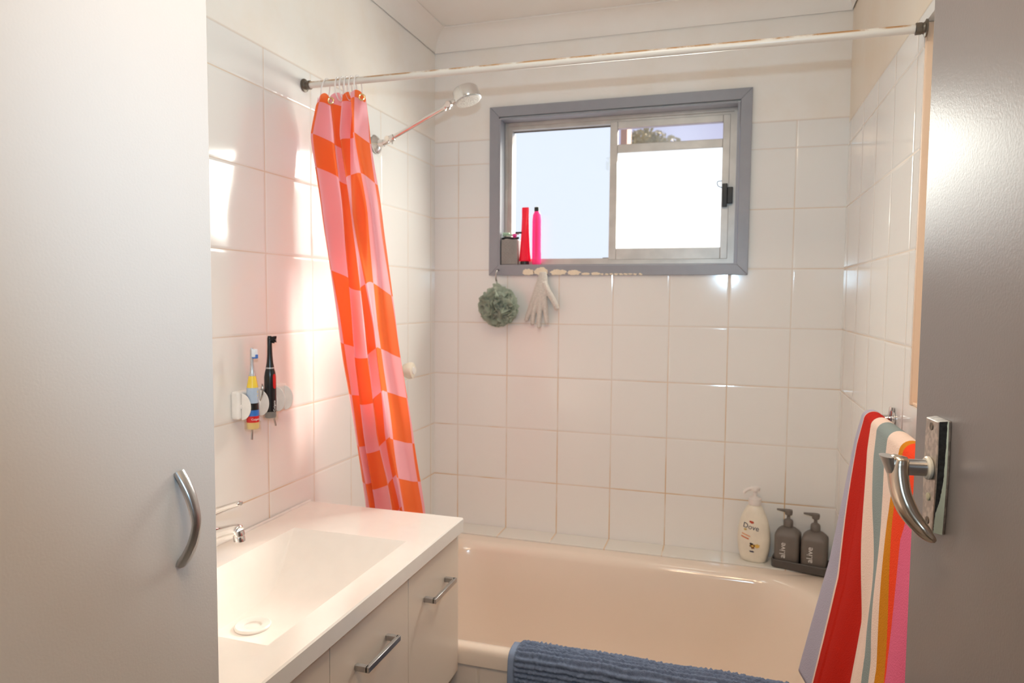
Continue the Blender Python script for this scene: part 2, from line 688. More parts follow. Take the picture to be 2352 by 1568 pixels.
def mitred(x0, x1, z0, z1, wd, y0, y1):
    bm = bmesh.new()
    o = [(x0, z0), (x1, z0), (x1, z1), (x0, z1)]
    i_ = [(x0 + wd, z0 + wd), (x1 - wd, z0 + wd), (x1 - wd, z1 - wd), (x0 + wd, z1 - wd)]
    for k in range(4):
        j = (k + 1) % 4
        q = [o[k], o[j], i_[j], i_[k]]
        lo = [bm.verts.new((a, y0, b)) for a, b in q]
        hi = [bm.verts.new((a, y1, b)) for a, b in q]
        bm.faces.new(lo)
        bm.faces.new(hi[::-1])
        for m in range(4):
            n_ = (m + 1) % 4
            bm.faces.new((lo[m], hi[m], hi[n_], lo[n_]))
    return bm


arch = obj('architrave', mitred(WX0, WX1, WZ0, WZ1, AW, -.014, -.0005), M['grey_paint'], win, bevel=.0015)
pb = bmesh.new()
pl = lambda u, v, h: (u, -.0142 - h, v)
rr_ = random.Random(3)
for i, (u, ru, hh) in enumerate(((.384, .022, .024), (.433, .028, .029), (.497, .031, .021), (.557, .024, .019), (.600, .016, .010), (.636, .017, .011))):
    blob(pb, (u, WZ0 + hh * .5), (ru, hh * .5), 30, lambda a, b, h: (a, -.0142 - h, max(b, WZ0 + .0008)), .16, i + 3)
for i in range(9):
    blob(pb, (.66 + i * .017, WZ0 + .0035), (.007, .003), 10, pl, .4, 50 + i)
obj('peeled_patch', pb, M['peel'], arch, smooth=False)['label'] = 'bare cream filler where the grey paint has peeled'
rx0, rx1, rz0, rz1 = .265, 1.120 - .003, 1.505, 2.0475
obj('reveal', B((rx0 - .002, rx0 + .006, -.013, .10, rz0, rz1), (rx1 - .006, rx1 + .002, -.013, .10, rz0, rz1), (rx0 + .006, rx1 - .006, -.013, .10, rz0 - .004, rz0 + .003), (rx0 + .006, rx1 - .006, -.013, .10, rz1 - .003, rz1 + .002)), M['grey_paint'], win, smooth=False)
rx0, rx1, rz0, rz1 = .2715, 1.1105, 1.5085, 2.044
# outer aluminium frame
fb = bmesh.new()
for (a0, a1, c0, c1) in ((rx0, rx0 + .026, rz0 + .024, rz1 - .026), (rx1 - .022, rx1, rz0 + .024, rz1 - .026), (rx0, rx1, rz0, rz0 + .024), (rx0, rx1, rz1 - .026, rz1)):
    box(fb, a0, a1, .050, .096, c0, c1)
for (a0, a1, c0, c1) in ((rx0, rx1, rz0, rz0 + .010), (rx0, rx1, rz1 - .012, rz1), (rx1 - .010, rx1, rz0 + .010, rz1 - .012), (rx0, rx0 + .010, rz0 + .010, rz1 - .012)):
    box(fb, a0, a1, .042, .0502, c0, c1)
fr = obj('outer_frame', fb, M['alu'], win, smooth=False)
obj('fixed_pane', B((rx0 + .024, .690, .080, .085, rz0 + .022, rz1 - .024)), M['pane'], win, smooth=False)
obj('gasket', B((rx0 + .026, .672, .076, .0795, 2.0135, 2.0175), (.648, .672, .060, .0795, 1.5325, 1.5355)), M['alu_dark'], win, smooth=False)
sb = B((.671, .698, .0485, .074, rz0 + .018, rz1 - .020), (1.064, 1.0884, .0485, .074, rz0 + .018, rz1 - .020), (.698, 1.064, .0485, .074, rz0 + .018, 1.567),
       (.698, 1.064, .0485, .074, 2.000, rz1 - .020), (.698, 1.064, .0485, .074, 1.913, 1.942))
sash = obj('sliding_sash', sb, M['alu'], win, bevel=.0015)
obj('lower_pane', B((.697, 1.065, .061, .065, 1.565, 1.915)), M['pane_sash'], sash, smooth=False)['label'] = 'frosted lower pane'
obj('upper_pane', B((.697, 1.065, .061, .065, 1.940, 2.002)), M['pane_clear'], sash, smooth=False)['label'] = 'narrow see-through pane showing trees and sky'
lt = obj('latch', B((1.066, 1.084, .030, .051, 1.705, 1.785), (1.084, 1.102, .030, .046, 1.716, 1.772)), M['black'], win, bevel=.002)
hk = bmesh.new()
tube(hk, smooth_path([(1.066, .04, 1.772), (1.052, .036, 1.778), (1.050, .036, 1.792), (1.064, .04, 1.795)], 14), .0016, 8)
obj('latch_hook', hk, M['pale_blue'], lt)

# garden seen through the narrow top pane
tr = thing('tree', (-.52, 8.2, 0), 'yellow green tree seen through the narrow top window pane', 'tree')
tb = bmesh.new()
tube(tb, [(-.52, 8.2, 0), (-.52, 8.2, 1.8), (-.50, 8.2, 3.0), (-.2, 8.2, 3.4)], [.05, .045, .04, .03], 10)
obj('trunk', tb, M['bark'], tr)
cb = bmesh.new()
rl = random.Random(11)
for i in range(1500):
    t, ph = rl.random() * 6.283, rl.random() * 3.14
    rad = .35 + .65 * rl.random() ** .5
    c = Vector((-.12 + .62 * rad * math.cos(t) * math.sin(ph), 8.2 + .6 * rad * math.sin(t) * math.sin(ph), 3.50 + .36 * rad * math.cos(ph) + .08 * math.sin(3.1 * t)))
    a = Vector((rl.random() - .5, rl.random() - .5, rl.random() - .5)).normalized()
    b = a.orthogonal().normalized()
    s = .035 + .035 * rl.random()
    cb.faces.new([cb.verts.new(c + a * s), cb.verts.new(c + b * s * .5), cb.verts.new(c - a * s), cb.verts.new(c - b * s * .5)])
obj('foliage', cb, M['leaf'], tr, smooth=False)
bw = thing('brick_pier', (.287, 3.1, 0), 'strip of brick wall at the left edge of the narrow top pane', 'brick wall')
obj('brickwork', B((.262, .312, 3.0, 3.25, 0, 3.2)), M['brick'], bw, smooth=False)

# ------------------------------------------------------------------ bath
def rrect(x0, x1, y0, y1, r, z, k=10):
    out = []
    for cx, cy, a0 in ((x1 - r, y1 - r, 0), (x0 + r, y1 - r, 90), (x0 + r, y0 + r, 180), (x1 - r, y0 + r, 270)):
        for i in range(k + 1):
            t = R(a0 + 90 * i / k)
            out.append(Vector((cx + r * math.cos(t), cy + r * math.sin(t), z)))
    return out


tubt = thing('bathtub', (.73, -.49, .1), 'peach cream bathtub under the window', 'bathtub')
bm = bmesh.new()
X0, X1, Y0, Y1 = .003, XW - .003, -.8665, -.1085
rings = [rrect(X0, X1, Y0, Y1, .012, .430), rrect(X0, X1, Y0, Y1, .012, .462), rrect(X0 + .003, X1 - .003, Y0 + .003, Y1 - .001, .014, .471), rrect(X0 + .012, X1 - .012, Y0 + .012, Y1 - .002, .02, .476),
         rrect(.07, 1.410, -.842, -.155, .16, .476), rrect(.085, 1.396, -.828, -.172, .18, .4735), rrect(.093, 1.388, -.820, -.182, .19, .466), rrect(.100, 1.378, -.813, -.190, .19, .450),
         rrect(.125, 1.345, -.795, -.203, .19, .36), rrect(.150, 1.300, -.778, -.217, .19, .25), rrect(.175, 1.255, -.760, -.232, .18, .165), rrect(.205, 1.215, -.735, -.255, .16, .125), rrect(.26, 1.15, -.68, -.305, .13, .108), rrect(.40, .95, -.56, -.42, .06, .104)]
for r_ in rings[:8]:
    for p in r_:            # the rim rises a little towards the tiled ledge
        q = min(1, max(0, (p.y + .42) / .25))
        p.z += .020 * q * q * (3 - 2 * q)
loft(bm, rings, True, False, True)
obj('bath_shell', bm, M['tub'], tubt, sharp=60)
wb = bmesh.new()
lathe(wb, [(.022, 0), (.024, .002), (.018, .004), (.010, .003)], (.45, -.49, .1045), n=24)
obj('waste', wb, M['chrome'], tubt)

# ------------------------------------------------------------------ bath mat over the front rim
bm = bmesh.new()
prof = smooth_path([(-.7935, .420), (-.803, .462), (-.815, .480), (-.835, .4835), (-.855, .4825), (-.871, .475), (-.877, .452), (-.879, .37), (-.880, .19)], 170)
L = [0]
for a, b in zip(prof, prof[1:]):
    L.append(L[-1] + (b - a).length)
NX = 220
mx0, mx1 = .586, 1.255
grid = []
for i in range(NX + 1):
    row = []
    x = mx0 + (mx1 - mx0) * i / NX
    for j, p in enumerate(prof):
        q0, q1 = prof[max(j - 1, 0)], prof[min(j + 1, len(prof) - 1)]
        d = (q1 - q0).normalized()
        nrm = Vector((d[1], -d[0]))       # outward in (y, z)
        if nrm[1] < 0 and p[0] > -.865 and p[1] > .455:
            nrm = -nrm
        if p[1] <= .46 and p[0] < -.84 and nrm[0] > 0:
            nrm = -nrm
        hem = min(1, max(0, (x - mx0 - .016) / .006))
        ph = L[j] / .0125 * 2 * math.pi + 1.6 * noise.noise(Vector((x * 14, L[j] * 10, 3)))
        rib = (.5 + .5 * math.sin(ph)) ** .8 * .0062
        tuft = .0048 * noise.noise(Vector((x * 170, L[j] * 60, 0)))
        wav = .004 * noise.noise(Vector((x * 9, L[j] * 7, 8)))
        t = .006 + wav + hem * (rib + tuft) + (0 if hem else -.001)
        row.append(Vector((x, p[0] + nrm[0] * t, p[1] + nrm[1] * t + (.001 * 0))))
    grid.append(row)
vs = [[bm.verts.new(p) for p in r] for r in grid]
for i in range(NX):
    for j in range(len(prof) - 1):
        f = bm.faces.new((vs[i][j], vs[i + 1][j], vs[i + 1][j + 1], vs[i][j + 1]))
        f.material_index = 1 if i < 5 else 0
mat_o = obj('bath_mat', bm, None, mats=[M['bluemat'], M['bluehem']], sharp=180)
tag(mat_o, 'blue ribbed terry bath mat draped over the front rim of the bath', 'bath mat')
sd = mat_o.modifiers.new('solid', 'SOLIDIFY')
sd.thickness = .004
sd.offset = -1

# ------------------------------------------------------------------ vanity unit, top, tap
VY0, VY1 = -1.777, -.870
van = thing('vanity_unit', (.22, -1.33, .412), 'white wall-hung vanity cabinet with three doors left of the bath', 'vanity cabinet')
obj('carcass', B((.003, .430, VY0, VY0 + .016, .413, .782), (.003, .430, VY1 - .016, VY1, .413, .782), (.003, .430, VY0 + .016, VY1 - .016, .413, .429), (.003, .015, VY0 + .016, VY1 - .016, .429, .70)), M['vanity_lam'], van, smooth=False)
splits = [VY1, -1.165, -1.477, VY0]
for i in range(3):
    yb, ya = splits[i] - .0015, splits[i + 1] + .0015
    d = obj('door', B((.432, .448, ya, yb, .414, .778)), M['vanity_lam'], van, bevel=.001)
    if i < 2:
        h0, h1 = ((-1.086, -.956), (-1.394, -1.262))[i]
        hb = B((.4485, .474, h0, h0 + .010, .686, .697), (.4485, .474, h1 - .010, h1, .686, .697), (.470, .478, h0, h1, .686, .697))
        hd = obj('handle', hb, M['steel'], d, bevel=.0008)
        hd['label'] = 'brushed steel square bar handle'
obj('shade_strip', B((.40, .430, VY0 + .018, VY1 - .018, .760, .781)), M['gap'], van, smooth=False)  # dark strip put in as the shade between doors and top

top = thing('washbasin', (.23, -1.33, .78), 'glossy white vanity top with moulded rectangular basin', 'washbasin')
bm = bmesh.new()
TX0, TX1, TY0, TY1, TZ = .002, .460, -1.7785, -.868, .818
bx0, bx1, by0, by1 = .096, .398, -1.580, -1.071
ZS = [(by1, .818), (-1.079, .812), (-1.088, .803), (-1.110, .7815), (-1.135, .757), (-1.160, .7355), (-1.185, .720), (-1.21, .7115), (-1.245, .706), (-1.30, .7035), (-1.40, .702), (-1.48, .703), (-1.515, .707), (-1.54, .718), (-1.560, .748), (-1.572, .795), (-1.577, .812), (by0, .818)]


def section(y, zb):
    dep = .818 - zb
    s = min(.030, dep * .26)
    pts = [(bx0, .818)]
    f = min(1, dep / .05)
    for k in range(1, 8):
        t = k / 7
        pts.append((bx0 + s * t * .8, .818 - dep * (t if t < .9 else t) * (1 - .03 * (1 - t))))
    pts[-1] = (bx0 + s, zb + .0022 * f)
    pts.append((bx0 + s + .012 * f + .002, zb))
    for k in range(1, 8):
        pts.append((bx0 + s + .014 + (bx1 - bx0 - 2 * s - .028) * k / 8, zb))
    pts.append((bx1 - s - .012 * f - .002, zb))
    pts.append((bx1 - s, zb + .0022 * f))
    for k in range(6, 0, -1):
        t = k / 7
        pts.append((bx1 - s * t * .8, .818 - dep * t))
    pts.append((bx1, .818))
    return [Vector((x, y, z)) for x, z in pts]


secs = [[bm.verts.new(p) for p in section(y, z)] for y, z in ZS]
for a, b in zip(secs, secs[1:]):
    for i in range(len(a) - 1):
        bm.faces.new((a[i], a[i + 1], b[i + 1], b[i]))
# worktop ring around the basin, with skirt
o4 = [bm.verts.new(p) for p in ((TX0, TY1, TZ), (TX1 - .003, TY1, TZ), (TX1 - .003, TY0, TZ), (TX0, TY0, TZ))]
bm.faces.new([o4[0], o4[1]] + secs[0][::-1])
bm.faces.new([o4[2], o4[3]] + secs[-1])
bm.faces.new([o4[3], o4[0]] + [s[0] for s in secs])
bm.faces.new([o4[1], o4[2]] + [s[-1] for s in secs][::-1])
e4 = [bm.verts.new(p) for p in ((TX0, TY1 + .0, TZ - .003), (TX1, TY1, TZ - .003), (TX1, TY0, TZ - .003), (TX0, TY0, TZ - .003))]
b4 = [bm.verts.new(p) for p in ((TX0, TY1, .783), (TX1, TY1, .783), (TX1, TY0, .783), (TX0, TY0, .783))]
i4 = [bm.verts.new(p) for p in ((TX0 + .03, TY1 - .03, .783), (TX1 - .03, TY1 - .03, .783), (TX1 - .03, TY0 + .03, .783), (TX0 + .03, TY0 + .03, .783))]
for r0, r1 in ((o4, e4), (e4, b4), (b4, i4)):
    for k in range(4):
        j = (k + 1) % 4
        bm.faces.new((r0[k], r0[j], r1[j], r1[k]))
obj('basin_top', bm, M['white_gloss'], top, sharp=28)
bd = bmesh.new()
tube(bd, [(.006, TY0, .8195), (.006, TY1, .8195)], .0042, 10)
obj('sealant_bead', bd, M['white_plastic'], top)
dr = bmesh.new()
lathe(dr, [(.036, 0), (.0365, .0035), (.034, .0055), (.021, .0045), (.018, .003), (.0175, -.002), (.006, -.004)], (.178, -1.335, .7035), n=40)
obj('waste_ring', dr, M['white_plastic'], top)['label'] = 'off-white round plug hole ring'

tap = thing('basin_mixer', (.050, -1.33, .818), 'chrome single lever basin mixer behind the basin', 'tap')
tm = bmesh.new()
tube(tm, smooth_path([(.048, -1.33, .8185), (.048, -1.33, .835), (.049, -1.33, .86), (.050, -1.33, .885), (.051, -1.33, .915)], 16), [.028, .027, .026, .0255, .025, .0245, .0245, .0245, .0245, .0245, .0245, .0245, .024, .024, .024, .0235, .023], 24)
obj('body', tm, M['chrome'], tap)
sm = bmesh.new()
tube(sm, smooth_path([(.052, -1.33, .862), (.075, -1.33, .876), (.105, -1.33, .888), (.135, -1.33, .898), (.146, -1.33, .897)], 16), [.026, .0255, .024, .0225, .021, .0195, .018, .017, .016, .0155, .015, .0145, .014, .0138, .0135, .013, .011], 20)
obj('spout', sm, M['chrome'], tap)
ae = bmesh.new()
lathe(ae, [(.0115, .012), (.0125, .008), (.0125, .002), (.011, 0), (.0118, -.002), (.0118, -.010), (.009, -.011)], (.143, -1.33, .888), d=(-.18, 0, 1), n=24)
obj('aerator', ae, M['chrome'], tap)
lm = bmesh.new()
tube(lm, smooth_path([(.050, -1.33, .920), (.075, -1.33, .929), (.11, -1.33, .943), (.142, -1.33, .955), (.150, -1.33, .957)], 14), [.022, .020, .018, .016, .0145, .0135, .0125, .0115, .011, .0105, .010, .0095, .009, .0085, .006], 16, flat=(1, .6), up=Vector((0, 0, 1)))
obj('lever', lm, M['chrome'], tap)
rd = bmesh.new()
lathe(rd, [(.0045, 0), (.0045, .002), (.002, .003)], (.0745, -1.33, .911), d=(1, 0, 0), n=12)
obj('hot_indicator', rd, M['red'], tap)['label'] = 'red hot water dot'

# ------------------------------------------------------------------ tall linen cabinet
CX, CY1, CY0 = .475, -1.7815, -2.322
lc = thing('linen_cabinet', (.24, -2.05, .001), 'tall white laminate cabinet filling the left of the view', 'cabinet')
obj('carcass', B((.003, .455, CY0, CY1, .08, 2.30), (.003, .42, CY0, CY1, .001, .08)), M['laminate'], lc, bevel=.0012)
cdoor = obj('door', B((.4565, CX, CY0 + .002, CY1, .084, 2.296)), M['laminate'], lc, bevel=.0012)
hb = bmesh.new()
hy = -1.843
P = smooth_path([(CX + .0002, hy, 1.172), (CX + .010, hy, 1.158), (CX + .019, hy, 1.140), (CX + .0245, hy, 1.116), (CX + .019, hy, 1.092), (CX + .010, hy, 1.074), (CX + .0002, hy, 1.060)], 36)
rad = [.0062 + .0018 * abs(math.cos(math.pi * i / 36)) ** 2 for i in range(37)]
tube(hb, P, rad, 16, flat=(.62, 1.05), up=Vector((0, 1, 0)))
obj('handle', hb, M['steel'], cdoor)['label'] = 'brushed steel bow handle'

# ------------------------------------------------------------------ toothbrush holder and brushes
th = thing('toothbrush_holder', (0.001, -1.08, 1.09), 'white wall-mounted toothbrush holder on the left tiles', 'toothbrush holder')
obj('back_rail', B((.0008, .024, -1.176, -.990, 1.096, 1.162)), M['white_plastic'], th, bevel=.006, seg=3)


def ear(y):
    bm = bmesh.new()
    z0, x0, r = 1.126, .025, .031
    pts = [(x0, z0 - r)] + [(x0 + r * .80 * math.cos(R(a)), z0 + r * math.sin(R(a))) for a in range(-84, 85, 7)] + [(x0, z0 + r)]
    loft(bm, [[Vector((a, y - .0012, b)) for a, b in pts], [Vector((a, y + .0012, b)) for a, b in pts]])
    box(bm, .020, .027, y - .004, y + .004, z0 - .005, z0 + .005)
    return obj('clip_ear', bm, M['white_plastic'], th, bevel=.0006)


for yc in (-1.150, -1.084, -1.020):
    ear(yc - .0165)
    ear(yc + .0165)
for yc, zc in ((-1.150, 1.0735), (-1.084, 1.0885)):
    bm = bmesh.new()
    lathe(bm, [(.017, 0), (.018, .002), (.018, .020), (.0165, .020), (.0165, .003), (.002, .003)], (.042, yc, zc - .004), n=24)
    box(bm, .0235, .026, yc - .008, yc + .008, zc - .002, zc + .03)
    obj('cup', bm, M['clear'], th)
for (a, b) in (((.026, -1.128, 1.110), (.026, -1.134, 1.043)), ((.028, -1.062, 1.112), (.030, -1.048, 1.062))):
    bm = bmesh.new()
    tube(bm, [a, b], .0023, 10)
    obj('metal_pin', bm, M['pin'], th)
bm = bmesh.new()
tube(bm, smooth_path([(.025, -1.100, 1.128), (.034, -1.103, 1.150), (.030, -1.098, 1.166), (.025, -1.092, 1.17)], 12), .0018, 8)
obj('spring_wire', bm, M['pin'], th)


def brush(name, c, z0, z1, label, kind):
    x, y = c
    t = thing(name, (x, y, z0), label, 'toothbrush')
    return t


tb1 = brush('toothbrush', (.042, -1.150), 1.0735, 1.262, 'yellow and blue battery toothbrush, left one in the wall holder', 0)
x, y = .042, -1.150
S = lambda prof, mat, nm, par: obj(nm, (lambda b: (lathe(b, prof, (x, y, 0), n=20, sx=1, sy=1), b)[1])(bmesh.new()), mat, par)
S([(.0125, 1.0735), (.0138, 1.076), (.0140, 1.089)], M['yellow'], 'battery_cap', tb1)
S([(.0141, 1.0892), (.0142, 1.104)], M['red'], 'red_band', tb1)
S([(.0142, 1.1042), (.0138, 1.118)], M['blue'], 'blue_band', tb1)
S([(.0138, 1.1182), (.0130, 1.131), (.0132, 1.134)], M['black'], 'dark_picture_band', tb1)
S([(.0132, 1.1342), (.0138, 1.150), (.0128, 1.170)], M['pale_blue'], 'handle_grip', tb1)
S([(.0128, 1.1702), (.0110, 1.180), (.0085, 1.194), (.0078, 1.197)], M['yellow'], 'yellow_shoulder', tb1)
S([(.0078, 1.1972), (.0062, 1.203), (.0050, 1.212), (.0040, 1.225), (.0038, 1.240), (.0038, 1.258), (.0030, 1.262)], M['silver'], 'neck', tb1)
obj('bristles', B((x + .002, x + .013, y - .0055, y + .0055, 1.241, 1.260)), M['bristle_white'], tb1, bevel=.002)
obj('bristle_tips', B((x + .0032, x + .0142, y - .0045, y + .0045, 1.238, 1.2475)), M['blue'], tb1, bevel=.001)
bm = bmesh.new()
for k, zz in enumerate((1.151, 1.160, 1.145)):
    lathe(bm, [(.0035 - .0005 * k, 0), (.0030 - .0004 * k, .0012)], (x + .0118, y - .0072 + .009, zz), d=(.86, .5, 0), n=12)
obj('yellow_buttons', bm, M['yellow'], tb1)
wrap = lambda r, a0, zc: (lambda u, v, h: (x + (r + h) * math.cos(a0 + u / r), y + (r + h) * math.sin(a0 + u / r), zc + v))
obj('lettering', text_bm('Colgate', .0066, wrap(.0144, R(-25), 1.0965)), M['lettering_white'], tb1, smooth=False)

tb2 = brush('toothbrush', (.042, -1.084), 1.0885, 1.288, 'black electric toothbrush with red button, right one in the wall holder', 1)
x, y = .042, -1.084
S([(.0120, 1.0885), (.0132, 1.091), (.0138, 1.12), (.0140, 1.16), (.0138, 1.188), (.0120, 1.200), (.0098, 1.208)], M['black'], 'handle_body', tb2)
S([(.0099, 1.2082), (.0097, 1.2115)], M['silver'], 'collar', tb2)
S([(.0096, 1.2117), (.0078, 1.222), (.0062, 1.240), (.0055, 1.262), (.0056, 1.281), (.0040, 1.287)], M['black'], 'neck', tb2)
bm = bmesh.new()
rl = random.Random(5)
for i in range(70):
    yy, zz = y + (rl.random() - .5) * .010, 1.271 + rl.random() * .014
    e = Vector((x + .0145 + rl.random() * .003, yy + (rl.random() - .5) * .004, zz + (rl.random() - .4) * .004))
    tube(bm, [(x + .003, yy, zz), e], .0007, 5)
obj('bristles', bm, M['black'], tb2)
bm = bmesh.new()
for k in range(1):
    pts = []
    for zz, hw in ((1.160, .0012), (1.162, .0034), (1.166, .0044), (1.180, .0046), (1.190, .0044), (1.194, .0030), (1.1955, .001)):
        pts.append((zz, hw))
    a0 = R(-8)
    rings = []
    for zz, hw in pts:
        rr = interp([1.12, 1.16, 1.188, 1.2], [.0138, .0140, .0138, .0122], zz)
        rings.append([Vector((x + q * math.cos(a0 + s_ * hw / rr), y + q * math.sin(a0 + s_ * hw / rr), zz)) for s_, q in ((-1, rr - .002), (-1, rr + .0007), (-.4, rr + .0012), (.4, rr + .0012), (1, rr + .0007), (1, rr - .002))])
    loft(bm, rings)
obj('power_button', bm, M['red'], tb2)
wv = lambda u, v, h: (x + (.0139 + h) * math.cos(R(-12) - v / .0139), y + (.0139 + h) * math.sin(R(-12) - v / .0139), 1.118 + u)
obj('lettering', text_bm('Colgate', .0085, wv), M['lettering_white'], tb2, smooth=False)

# ------------------------------------------------------------------ shower rod, rings, curtain
RA, RB = Vector((.0, -.868, 1.944)), Vector((XW, -.930, 1.918))
rod = thing('shower_rod', (.7, -.9, 1.93), 'cream painted shower rail with rust spanning wall to wall', 'shower rail')
bm = bmesh.new()
tube(bm, [RA.lerp(RB, .012), RA.lerp(RB, .35), RA.lerp(RB, .7), RA.lerp(RB, .985)], .0088, 20)
obj('rail_tube', bm, M['rod'], rod)
rdv = (RB - RA).normalized()
for s_, e in ((1, RA + rdv * .0012), (-1, RB - rdv * .0012)):
    bm = bmesh.new()
    lathe(bm, [(.017, 0), (.017, .003), (.012, .005), (.0105, .008), (.0115, .010), (.0115, .020), (.009, .020)], e, d=rdv * s_, n=20)
    obj('end_socket', bm, M['rod_dark'], rod)

# curtain sheet: folds given as plan points (x, y offset) at several heights
KEY = {  # z : list of (x, y) from the wall side to the room side
    1.915: [(.050, -.006), (.066, -.022), (.078, .004), (.098, -.020), (.118, .012), (.132, -.018), (.147, .012), (.160, -.026), (.176, .006), (.194, -.012)],
    1.80: [(.026, .004), (.050, -.040), (.080, .012), (.098, -.012), (.114, .020), (.130, -.036), (.146, .008), (.160, -.022), (.180, -.034), (.204, -.006)],
    1.60: [(.052, .010), (.070, -.034), (.104, .020), (.118, .004), (.130, .030), (.144, -.024), (.164, -.036), (.186, .006), (.212, -.036), (.238, -.006)],
    1.30: [(.070, .016), (.088, -.026), (.114, .026), (.126, -.004), (.138, .034), (.156, -.012), (.178, .022), (.198, -.034), (.232, -.040), (.258, -.002)],
    1.00: [(.088, .020), (.106, -.018), (.126, .028), (.136, -.010), (.154, .038), (.172, -.002), (.190, .030), (.218, -.032), (.256, -.036), (.282, .002)],
    .75: [(.100, .022), (.120, -.012), (.138, .026), (.148, -.004), (.170, .044), (.198, .012), (.212, .036), (.234, -.026), (.274, -.030), (.300, .006)],
    .53: [(.098, .024), (.120, -.010), (.138, .026), (.150, .0), (.172, .042), (.200, .016), (.214, .034), (.238, -.022), (.278, -.026), (.306, .01)],
}
YB = lambda z: interp([.45, .8, 1.2, 1.6, 1.915], [-.705, -.745, -.815, -.866, -.874], z)
zk = sorted(KEY)
NS, NZ = 180, 150
dense = {z: smooth_path([(a + (.010 if b < -.01 else -.005) * min(1, (1.93 - z) / .3), b, 0) for a, b in KEY[z]], NS) for z in zk}
bm = bmesh.new()
uvl = bm.loops.layers.uv.new('UVMap')
rows = []
for j in range(NZ + 1):
    z = 1.915 - (1.915 - .53) * j / NZ
    k = max(i for i in range(len(zk)) if zk[i] <= z + 1e-6)
    k = min(k, len(zk) - 2)
    t = (z - zk[k]) / (zk[k + 1] - zk[k])
    t = t * t * (3 - 2 * t) * .35 + t * .65
    row = []
    for i in range(NS + 1):
        p = dense[zk[k]][i].lerp(dense[zk[k + 1]][i], t)
        s_ = i / NS
        dz = 0
        if z > 1.88:      # scalloped top between the rings
            dz = -.022 * (.5 - .5 * math.cos(s_ * 2 * math.pi * 4.5 + 1.2)) * ((z - 1.88) / .035)
        wr_ = .0025 * noise.noise(Vector((s_ * 14, z * 7, 1)))
        row.append(Vector((p.x, YB(z) + p.y * 1.12 + wr_, z + dz)))
    rows.append(row)
vs = [[bm.verts.new(p) for p in r] for r in rows]
for j in range(NZ):
    for i in range(NS):
        f = bm.faces.new((vs[j][i], vs[j][i + 1], vs[j + 1][i + 1], vs[j + 1][i]))
        for lp, (jj, ii) in zip(f.loops, ((j, i), (j, i + 1), (j + 1, i + 1), (j + 1, i))):
            s_ = ii / NS
            zz = 1.915 - (1.915 - .53) * jj / NZ
            sag = .018 * math.sin(s_ * 9.0 + 1.0) + .05 * (1 - s_) * math.sin(zz * 5.2)
            lp[uvl].uv = (.045 + s_ * .80 + .012 * math.sin(zz * 9), max(0.0, 1.915 - zz + sag * (1 if zz < 1.86 else .3)))
cur = thing('shower_curtain', (.15, -.8, .53), 'pink and orange checked shower curtain bunched at the left end', 'shower curtain')
obj('curtain_sheet', bm, M['curtain'], cur, sharp=180)

ring_x = [.068, .106, .119, .133, .147, .163]
words = ['leftmost white curtain ring on the shower rail, hanging apart', 'second white curtain ring from the left on the shower rail', 'third white curtain ring from the left on the shower rail',
         'fourth white curtain ring from the left on the shower rail', 'fifth white curtain ring from the left on the shower rail', 'rightmost white curtain ring, through the front brass eyelet']
for i, xx in enumerate(ring_x):
    t = (xx - RA.x) / (RB.x - RA.x)
    c = RA.lerp(RB, t)
    bm = bmesh.new()
    tilt = Vector((.25 if i else .55, 0, 0))
    torus(bm, c + Vector((.004 if i else .0, .0, -.0175)), .0145, .0305, .0019, Vector((.25, 1, 0)).normalized(), (Vector((0, 0, 1)) + tilt * (-.3 if i else .35)).normalized())
    o = obj('curtain_ring', bm, M['ring'])
    tag(o, words[i], 'curtain ring', 'rings holding the shower curtain')
for nm, (xx, yy, zz) in (('eyelet', (.186, -.890, 1.893)), ('eyelet', (.100, -.897, 1.889))):
    bm = bmesh.new()
    torus(bm, (xx, yy, zz), .0068, .0075, .0022, Vector((1, .2, 0)).normalized(), Vector((0, 0, 1)), 22, 8)
    obj(nm, bm, M['gold'], cur)['label'] = 'brass eyelet'

# ------------------------------------------------------------------ shower arm and head
sh = thing('overhead_shower', (0, -.475, 1.87), 'chrome overhead shower on a long swivel arm from the left wall', 'shower')
bm = bmesh.new()
lathe(bm, [(.030, .0005), (.030, .004), (.024, .010), (.013, .016), (.011, .030)], (0, -.475, 1.872), d=(1, 0, .1), n=28)
obj('wall_flange', bm, M['chrome'], sh)
bm = bmesh.new()
tube(bm, [(.028, -.475, 1.875), (.046, -.475, 1.882)], .0095, 14)
lathe(bm, [(.0085, -.011), (.0095, -.008), (.0095, .008), (.0085, .011)], (.046, -.475, 1.886), d=(0, 1, 0), n=18)
lathe(bm, [(.010, 0), (.0115, .004), (.0105, .018), (.0075, .020)], (.050, -.475, 1.884), d=(.90, 0, .42), n=18)
tube(bm, [(.062, -.481, 1.884), (.066, -.486, 1.868)], .0022, 8)
obj('lower_joint', bm, M['chrome'], sh)
bm = bmesh.new()
tube(bm, [(.060, -.475, 1.8895), (.250, -.475, 1.974)], .0068, 18)
obj('arm', bm, M['chrome'], sh)
bm = bmesh.new()
lathe(bm, [(.0095, 0), (.011, .004), (.011, .014), (.008, .018)], (.240, -.475, 1.9695), d=(.91, 0, .41), n=18)
lathe(bm, [(.009, -.013), (.0105, -.010), (.0105, .006), (.009, .008)], (.258, -.478, 1.980), d=(.15, 1, .3), n=18)
tube(bm, [(.252, -.480, 1.974), (.247, -.487, 1.958)], .0022, 8)
tube(bm, [(.256, -.475, 1.980), (.285, -.475, 1.993)], .0085, 14)
obj('upper_joint', bm, M['chrome'], sh)
hd_ = Vector((.34, -.02, -1)).normalized()
hc = Vector((.316, -.475, 1.994))
bm = bmesh.new()
